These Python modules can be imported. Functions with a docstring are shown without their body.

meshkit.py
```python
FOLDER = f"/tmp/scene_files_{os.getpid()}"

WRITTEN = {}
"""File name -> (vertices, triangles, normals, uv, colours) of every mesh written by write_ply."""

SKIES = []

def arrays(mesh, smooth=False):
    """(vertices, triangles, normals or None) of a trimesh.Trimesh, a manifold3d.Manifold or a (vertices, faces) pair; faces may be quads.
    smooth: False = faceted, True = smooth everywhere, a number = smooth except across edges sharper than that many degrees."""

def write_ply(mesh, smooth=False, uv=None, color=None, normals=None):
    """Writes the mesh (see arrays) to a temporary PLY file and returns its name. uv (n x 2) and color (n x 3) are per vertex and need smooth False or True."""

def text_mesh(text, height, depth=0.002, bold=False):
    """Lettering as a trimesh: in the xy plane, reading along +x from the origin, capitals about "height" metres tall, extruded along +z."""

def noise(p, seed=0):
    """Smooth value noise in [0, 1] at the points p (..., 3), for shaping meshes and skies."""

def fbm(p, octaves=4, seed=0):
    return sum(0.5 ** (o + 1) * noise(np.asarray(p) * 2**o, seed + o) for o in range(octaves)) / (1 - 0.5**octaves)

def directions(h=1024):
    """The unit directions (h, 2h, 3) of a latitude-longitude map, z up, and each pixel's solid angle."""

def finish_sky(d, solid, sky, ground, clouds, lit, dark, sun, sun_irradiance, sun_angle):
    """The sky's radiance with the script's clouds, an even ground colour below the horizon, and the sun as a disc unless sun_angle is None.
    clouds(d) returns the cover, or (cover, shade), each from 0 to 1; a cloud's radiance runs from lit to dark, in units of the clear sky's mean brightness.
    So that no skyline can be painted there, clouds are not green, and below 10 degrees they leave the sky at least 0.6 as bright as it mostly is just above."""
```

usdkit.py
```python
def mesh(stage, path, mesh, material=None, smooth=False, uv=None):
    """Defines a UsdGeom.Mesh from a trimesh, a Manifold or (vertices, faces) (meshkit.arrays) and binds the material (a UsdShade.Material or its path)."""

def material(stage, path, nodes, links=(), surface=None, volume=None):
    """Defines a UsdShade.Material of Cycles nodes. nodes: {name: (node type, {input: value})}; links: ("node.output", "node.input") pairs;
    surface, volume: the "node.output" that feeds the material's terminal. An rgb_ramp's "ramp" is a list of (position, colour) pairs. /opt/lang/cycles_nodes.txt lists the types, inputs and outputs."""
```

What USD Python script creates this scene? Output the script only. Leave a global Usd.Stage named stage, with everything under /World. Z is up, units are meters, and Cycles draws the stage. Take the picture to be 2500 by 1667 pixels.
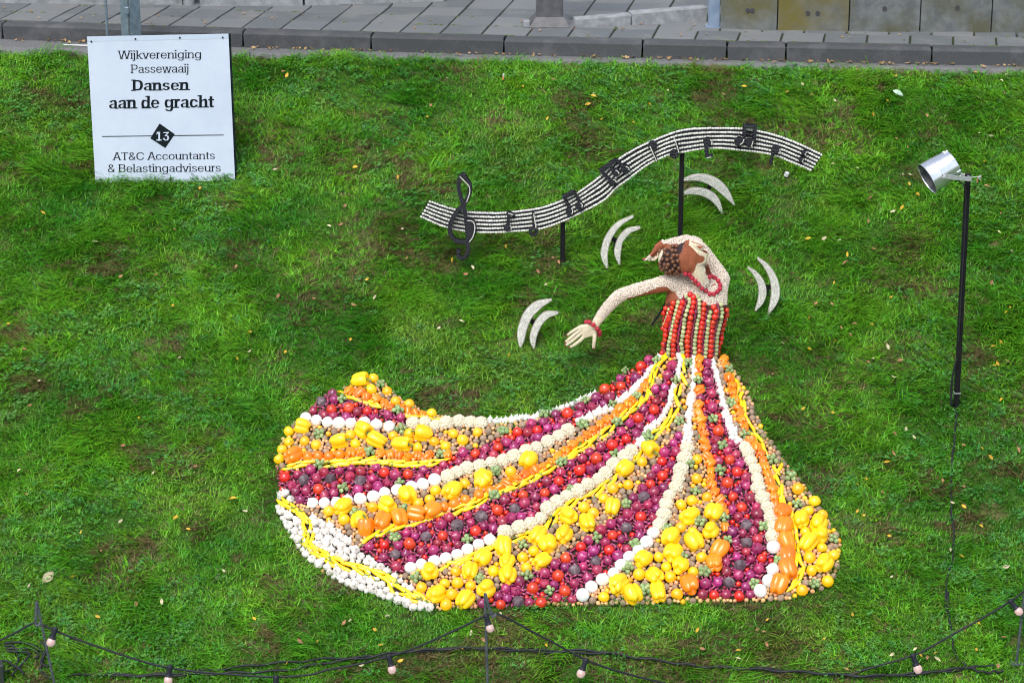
import math, random
import numpy as np, trimesh, manifold3d, usdkit, meshkit, shapely
from shapely.geometry import Polygon, LineString, Point
from scipy.spatial import cKDTree
from pxr import Usd, UsdGeom, UsdLux, UsdShade, Gf, Sdf, Vt

random.seed(7)
rng = np.random.default_rng(7)
stage = Usd.Stage.CreateInMemory()
UsdGeom.SetStageUpAxis(stage, UsdGeom.Tokens.z)
UsdGeom.SetStageMetersPerUnit(stage, 1.0)
UsdGeom.Xform.Define(stage, '/World')
UsdGeom.Scope.Define(stage, '/World/Looks')

# ------------------------------------------------------------------ camera, sky, sun
CAM = np.array([0.0, -13.6, 6.34])
PITCH = 19.05
FPX = 6300.0                       # focal length in pixels of the 2500 x 1667 photograph
cam = UsdGeom.Camera.Define(stage, '/World/camera')
cam.AddTranslateOp().Set(Gf.Vec3d(*CAM))
cam.AddRotateXOp().Set(90.0 - PITCH)
cam.CreateHorizontalApertureAttr(36.0)
cam.CreateVerticalApertureAttr(36.0 * 682 / 1024)
cam.CreateFocalLengthAttr(36.0 * FPX / 2500)
cam.CreateClippingRangeAttr(Gf.Vec2f(0.5, 400))
cam.CreateFStopAttr(2.8)
cam.CreateFocusDistanceAttr(16.0)
cam.CreateExposureAttr(1.15)

SUN_EL, SUN_AZ = math.radians(58), math.radians(205)      # direction towards the sun: atan2(x, y)
sun = UsdLux.DistantLight.Define(stage, '/World/sun')
sun.CreateIntensityAttr(0.36)
sun.CreateAngleAttr(40.0)
sun.CreateColorAttr(Gf.Vec3f(1.0, 0.97, 0.92))
sun.GetPrim().CreateAttribute('inputs:normalize', Sdf.ValueTypeNames.Bool).Set(True)
sun.AddRotateZOp().Set(-math.degrees(SUN_AZ))
sun.AddRotateXOp().Set(-(90 - math.degrees(SUN_EL)))
sky_look = usdkit.material(stage, '/World/Looks/sky', {
    's': ('sky_texture', {'sky_type': 'single_scattering', 'sun_disc': False, 'sun_elevation': SUN_EL, 'sun_rotation': SUN_AZ, 'aerosol_density': 2.0}),
    'g': ('hsv', {'saturation': 0.55, 'value': 1.0}),
    'b': ('background_shader', {'strength': 0.13})}, [('s.color', 'g.color'), ('g.color', 'b.color')], surface='b.background')
sky = UsdLux.DomeLight.Define(stage, '/World/sky')
UsdShade.MaterialBindingAPI.Apply(sky.GetPrim()).Bind(sky_look)
sky.GetPrim().SetCustomDataByKey('kind', 'structure')

# ------------------------------------------------------------------ helpers: naming and prims
used = {}
def numbered(path):
    n = used.get(path, 0)
    used[path] = n + 1
    return path if n == 0 else '%s_%03d' % (path, n)

def custom(p, **kw):
    for k, v in kw.items():
        if v:
            p.SetCustomDataByKey(k, v)
    return p

def obj(name, mesh, m, parent=None, smooth=False, **kw):
    """One Mesh prim under parent (a prim) or under /World."""
    path = numbered((str(parent.GetPath()) if parent else '/World') + '/' + name)
    p = usdkit.mesh(stage, path, mesh, m, smooth=smooth).GetPrim()
    add_tone(p, mesh)
    return custom(p, **kw)

def add_tone(p, mesh):
    t = getattr(mesh, 'tone', None)
    if t is not None:
        UsdGeom.PrimvarsAPI(p).CreatePrimvar('tone', Sdf.ValueTypeNames.FloatArray, 'vertex').Set(Vt.FloatArray.FromNumpy(np.asarray(t, np.float32)))

def thing(name, label, cat, group=None, loc=(0, 0, 0)):
    x = UsdGeom.Xform.Define(stage, numbered('/World/' + name))
    if any(loc):
        x.AddTranslateOp().Set(Gf.Vec3d(*map(float, loc)))
    return custom(x.GetPrim(), label=label, category=cat, group=group)

def sub(name, parent, **kw):
    return custom(UsdGeom.Xform.Define(stage, numbered(str(parent.GetPath()) + '/' + name)).GetPrim(), **kw)

ORD = ('first second third fourth fifth sixth seventh eighth ninth tenth eleventh twelfth thirteenth fourteenth fifteenth sixteenth '
       'seventeenth eighteenth nineteenth').split()
TENS = {2: 'twent', 3: 'thirt', 4: 'fort', 5: 'fift', 6: 'sixt', 7: 'sevent', 8: 'eight', 9: 'ninet'}
def ordinal(n):
    if n < 20:
        return ORD[n - 1]
    if n < 100:
        return TENS[n // 10] + ('ieth' if n % 10 == 0 else 'y-' + ORD[n % 10 - 1])
    return 'hundred' + ('th' if n == 100 else '-and-' + ordinal(n - 100))

# ------------------------------------------------------------------ helpers: materials
def mat(name, c1, c2=None, scale=20.0, detail=3.0, rough=0.5, bump=0.0, bscale=None, rnd=0.0, island=0.0, spec=0.5, coat=0.0, sss=0.0,
        metallic=0.0, ramp=(0.38, 0.62), coords='position', stretch=None, c3=None, s3=3.0, ramp3=(0.5, 0.65), translucent=0.0, hue=0.0):
    N = {'p': ('principled_bsdf', {'roughness': rough, 'specular_ior_level': spec, 'metallic': metallic, 'coat_weight': coat, 'coat_roughness': 0.12,
                                  'subsurface_weight': sss, 'subsurface_scale': 0.006, 'subsurface_radius': (1.0, 0.6, 0.35)}),
         'geo': ('geometry', {}), 'tc': ('texture_coordinate', {})}
    L = []
    vec = 'geo.position' if coords == 'position' else 'tc.object'
    if stretch:
        N['map'] = ('mapping', {'mapping_type': 'point', 'scale': stretch}); L.append((vec, 'map.vector')); vec = 'map.vector'
    c2 = c2 or c1
    N['n'] = ('noise_texture', {'scale': scale, 'detail': detail, 'roughness': 0.6}); L.append((vec, 'n.vector'))
    N['r'] = ('rgb_ramp', {'ramp': [(0.0, c1), (ramp[0], c1), (ramp[1], c2), (1.0, c2)]}); L.append(('n.fac', 'r.fac'))
    col = 'r.color'
    if c3:
        N['n3'] = ('noise_texture', {'scale': s3, 'detail': 4.0, 'roughness': 0.65}); L.append(('geo.position', 'n3.vector'))
        N['m3'] = ('map_range', {'from_min': ramp3[0], 'from_max': ramp3[1], 'clamp': True}); L.append(('n3.fac', 'm3.value'))
        N['x3'] = ('mix_color', {'blend_type': 'mix', 'b': c3}); L += [('m3.result', 'x3.fac'), (col, 'x3.a')]
        col = 'x3.result'
    if rnd or island:
        N['h'] = ('hsv', {'saturation': 1.0, 'value': 1.0, 'fac': 1.0}); src = None
        if rnd:
            N['oi'] = ('object_info', {}); src = 'oi.random'; amp = rnd
        if island:
            N['at'] = ('attribute', {'attribute': 'tone'}); src = 'at.fac'; amp = island
        N['mr'] = ('map_range', {'to_min': 1 - amp, 'to_max': 1 + amp}); L += [(src, 'mr.value'), ('mr.result', 'h.value'), (col, 'h.color')]
        if hue:
            N['m7'] = ('math', {'math_type': 'multiply', 'value2': 7.31}); N['fr'] = ('math', {'math_type': 'fraction'})
            N['mh'] = ('map_range', {'to_min': 0.5 - hue, 'to_max': 0.5 + hue})
            L += [(src, 'm7.value1'), ('m7.value', 'fr.value1'), ('fr.value', 'mh.value'), ('mh.result', 'h.hue')]
        col = 'h.color'
    L.append((col, 'p.base_color'))
    if bump:
        N['bn'] = ('noise_texture', {'scale': bscale or scale * 3, 'detail': 4.0}); L.append((vec, 'bn.vector'))
        N['b'] = ('bump', {'strength': min(1.0, bump), 'distance': 0.004}); L += [('bn.fac', 'b.height'), ('b.normal', 'p.normal')]
    out = 'p.BSDF'
    if translucent:
        N['t'] = ('translucent_bsdf', {}); L.append((col, 't.color'))
        N['mx'] = ('mix_closure', {'fac': translucent}); L += [('p.BSDF', 'mx.closure1'), ('t.BSDF', 'mx.closure2')]
        out = 'mx.closure'
    return usdkit.material(stage, '/World/Looks/' + name, N, L, surface=out)

# ------------------------------------------------------------------ helpers: view rays and ground
cp, sp = math.cos(math.radians(PITCH)), math.sin(math.radians(PITCH))
FWD, UP, RIGHT = np.array([0, cp, -sp]), np.array([0, sp, cp]), np.array([1.0, 0, 0])
def rays(px):
    px = np.atleast_2d(np.asarray(px, float))
    d = FWD * FPX + np.outer(px[:, 0] - 1250, RIGHT) - np.outer(px[:, 1] - 833.5, UP)
    return d / np.linalg.norm(d, axis=1)[:, None]
def project(p):
    q = np.atleast_2d(p) - CAM
    z = q @ FWD
    return np.stack([1250 + FPX * (q @ RIGHT) / z, 833.5 - FPX * (q @ UP) / z], 1)
def on_level(px, z):
    d = rays(px)
    return CAM + d * ((z - CAM[2]) / d[:, 2])[:, None]
def on_wall(px, y):
    """Where the view ray meets the upright plane at depth y."""
    d = rays(px)
    return CAM + d * ((np.asarray(y) - CAM[1]) / d[:, 1])[:, None]

ZR = 2.26                                                    # road level
EL, ER = on_level([(0, 118)], ZR)[0], on_level([(2500, 172)], ZR)[0]      # edge of the grass
PB = np.array([0.0, 0.0, 0.0])
n_ = np.cross(ER - EL, PB - EL); n_ /= n_[2]
SLOPE_A, SLOPE_B = -n_[0], -n_[1]
PN = np.array([-SLOPE_A, -SLOPE_B, 1.0]); PN /= np.linalg.norm(PN)
def ground(x, y):
    x, y = np.asarray(x, float), np.asarray(y, float)
    z = SLOPE_A * x + SLOPE_B * y
    z = z + 0.045 * (meshkit.fbm(np.stack([x * 0.9, y * 0.9, x * 0], -1), 3, 3) - 0.5) * (z < ZR + .2)
    k = 0.10
    h = np.clip(0.5 + 0.5 * (ZR - z) / k, 0, 1)
    z = ZR * (1 - h) + z * h - k * h * (1 - h)
    k, lo = 0.3, -1.4
    h = np.clip(0.5 + 0.5 * (z - lo) / k, 0, 1)
    return lo * (1 - h) + z * h + k * h * (1 - h)
def march(px, surf):
    d = rays(px)
    lo, hi = np.full(len(d), 10.0), np.full(len(d), 24.0)
    for _ in range(40):
        mid = (lo + hi) / 2
        p = CAM + d * mid[:, None]
        under = p[:, 2] < surf(p[:, 0], p[:, 1])
        hi, lo = np.where(under, mid, hi), np.where(under, lo, mid)
    return CAM + d * ((lo + hi) / 2)[:, None]
def at(px):
    return march(px, ground)
def at1(x, y):
    return at([(x, y)])[0]

# crops of the photograph in which coordinates below were read: origin and enlargement
def crop(x0, y0, s):
    return lambda *pts: [(x0 + x / s, y0 + y / s) for x, y in pts]
cA, cB, cC, c4 = crop(1540, 560, 7.84), crop(1370, 640, 7.127), crop(1580, 700, 7.84), crop(1200, 500, 2.94)
D1, D2, D3, D4 = crop(1020, 400, 6.533), crop(1320, 350, 5.88), crop(1640, 290, 5.88), crop(1240, 500, 4.356)
V1, V2, V3, V4 = crop(640, 880, 3.92), crop(640, 1150, 3.92), crop(1100, 950, 3.92), crop(1100, 1200, 4.704)
V5, V6, O = crop(1500, 840, 3.92), crop(1500, 1140, 3.92), crop(0, 0, 0.9408)
F1, F2, F3 = crop(0, 1400, 3.36), crop(800, 1400, 2.613), crop(1700, 1400, 2.94)
K1, K2, K3 = crop(0, 0, 2.613), crop(800, 0, 2.613), crop(1600, 0, 2.613)
LH, L5 = crop(2150, 320, 4.126), crop(2200, 700, 1.96)

# ------------------------------------------------------------------ helpers: shapes
def join(parts):
    parts = [p for p in parts if p is not None]
    vs, fs, n = [], [], 0
    for p in parts:
        v, f = (p.vertices, p.faces) if isinstance(p, trimesh.Trimesh) else p
        vs.append(np.asarray(v)); fs.append(np.asarray(f) + n); n += len(v)
    m = trimesh.Trimesh(np.vstack(vs), np.vstack(fs), process=False)
    if any(getattr(p, 'tone', None) is not None for p in parts):
        m.tone = np.concatenate([p.tone if getattr(p, 'tone', None) is not None else np.full(len(v), .5) for p, v in zip(parts, vs)])
    return m

def spread(base, M):
    """Copies of a base mesh by an (n,4,4) stack of matrices, as one mesh."""
    v = np.asarray(base.vertices); f = np.asarray(base.faces)
    P = np.einsum('nij,vj->nvi', M[:, :3, :3], v) + M[:, None, :3, 3]
    F = (f[None] + (np.arange(len(M)) * len(v))[:, None, None]).reshape(-1, 3)
    m = trimesh.Trimesh(P.reshape(-1, 3), F, process=False)
    m.tone = np.repeat(np.random.default_rng(len(M)).random(len(M)), len(v))
    return m

def frame(z, x=None):
    """Rotation columns (x, y, z) with the given z and x as near as it can be."""
    z = np.asarray(z, float); z = z / np.linalg.norm(z)
    x = np.array([1.0, 0.13, 0.07]) if x is None else np.asarray(x, float)
    x = x - z * (x @ z)
    if np.linalg.norm(x) < 1e-6:
        x = np.cross(z, [0.3, 0.5, 0.8])
    x = x / np.linalg.norm(x)
    return np.stack([x, np.cross(z, x), z], 1)

def mat4(R, t, s=(1, 1, 1)):
    M = np.eye(4); M[:3, :3] = R * np.asarray(s, float); M[:3, 3] = t
    return M

def tube(pts, r, n=8, cap=True):
    pts = np.asarray(pts, float); r = np.broadcast_to(np.asarray(r, float), (len(pts),))
    T = np.gradient(pts, axis=0); T /= np.linalg.norm(T, axis=1)[:, None] + 1e-12
    ref = np.array([0, 0, 1.0]) if abs(T[0] @ [0, 0, 1]) < 0.9 else np.array([1.0, 0, 0])
    v, X = [], None
    for p, t, q in zip(pts, T, r):
        X = (ref if X is None else X) - t * ((ref if X is None else X) @ t)
        X /= np.linalg.norm(X)
        Y = np.cross(t, X)
        a = np.linspace(0, 2 * np.pi, n, endpoint=False)
        v.append(p + q * (np.outer(np.cos(a), X) + np.outer(np.sin(a), Y)))
    v = np.vstack(v); f = []
    for i in range(len(pts) - 1):
        for j in range(n):
            a, b, c, d = i * n + j, i * n + (j + 1) % n, (i + 1) * n + (j + 1) % n, (i + 1) * n + j
            f += [(a, b, c), (a, c, d)]
    if cap:
        k = len(v); v = np.vstack([v, pts[:1], pts[-1:]])
        m = (len(pts) - 1) * n
        f += [(k, (j + 1) % n, j) for j in range(n)] + [(k + 1, m + j, m + (j + 1) % n) for j in range(n)]
    return trimesh.Trimesh(v, f, process=False)

def spline(pts, n):
    """Catmull-Rom through pts, n points evenly spaced along it."""
    P = np.asarray(pts, float)
    if len(P) > 2:
        Q = np.vstack([2 * P[0] - P[1], P, 2 * P[-1] - P[-2]]); out = []
        for i in range(1, len(Q) - 2):
            t = np.linspace(0, 1, 16, endpoint=False)[:, None]
            a, b, c, d = Q[i - 1], Q[i], Q[i + 1], Q[i + 2]
            out.append(0.5 * (2 * b + (c - a) * t + (2 * a - 5 * b + 4 * c - d) * t ** 2 + (3 * b - a - 3 * c + d) * t ** 3))
        P = np.vstack(out + [P[-1:]])
    s = np.concatenate([[0], np.cumsum(np.linalg.norm(np.diff(P, axis=0), axis=1))])
    u = np.linspace(0, s[-1], n)
    return np.stack([np.interp(u, s, P[:, k]) for k in range(P.shape[1])], 1)

def length(P):
    return float(np.linalg.norm(np.diff(np.asarray(P), axis=0), axis=1).sum())

def box(sx, sy, sz, bev=0.0):
    """Box centred on x and y, standing on z = 0, with chamfered edges."""
    if bev <= 0:
        m = trimesh.creation.box([sx, sy, sz])
    else:
        c = [np.array([x * (sx / 2 - (0 if k == 0 else bev)), y * (sy / 2 - (0 if k == 1 else bev)), z * (sz / 2 - (0 if k == 2 else bev))])
             for x in (-1, 1) for y in (-1, 1) for z in (-1, 1) for k in range(3)]
        m = trimesh.convex.convex_hull(np.array(c))
    m.apply_translation([0, 0, sz / 2])
    return m

def block(a, b, depth_dir, depth, h0, h1=None, bev=0.006, top_tilt=0.0):
    """A stone between ground points a and b (front foot), going depth along depth_dir, of height h."""
    a, b = np.asarray(a, float), np.asarray(b, float)
    h1 = h0 if h1 is None else h1
    u = (b - a) / np.linalg.norm(b - a); w = np.asarray(depth_dir) / np.linalg.norm(depth_dir)
    pts = []
    for (q, h, e) in ((a, h0, 1), (b, h1, -1)):
        for dd, dh in ((0, 0), (depth, 0), (depth, h), (bev, h), (0, h - bev)):
            pts.append(q + w * dd + np.array([0, 0, dh]) + (u * e * bev * 0.4 if dh < 1e-9 or dh == h else 0))
    return trimesh.convex.convex_hull(np.array(pts))

def revolve(prof, n=16):
    """Surface of revolution about z of (radius, z) points, closed at its poles when radius is 0."""
    prof = np.asarray(prof, float); a = np.linspace(0, 2 * np.pi, n, endpoint=False)
    v = np.stack([np.outer(prof[:, 0], np.cos(a)), np.outer(prof[:, 0], np.sin(a)), np.repeat(prof[:, 1:], n, 1)], -1).reshape(-1, 3)
    f = []
    for i in range(len(prof) - 1):
        for j in range(n):
            p, q = i * n + j, i * n + (j + 1) % n
            f += [(p, q, q + n), (p, q + n, p + n)]
    return trimesh.Trimesh(v, f, process=False)

def ellipsoid(n=1):
    return trimesh.creation.icosphere(subdivisions=n, radius=1.0)
ICO0, ICO1, ICO2 = ellipsoid(0) if False else trimesh.creation.icosahedron(), ellipsoid(1), ellipsoid(2)
ICO0.vertices /= np.linalg.norm(ICO0.vertices, axis=1)[:, None]

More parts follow.
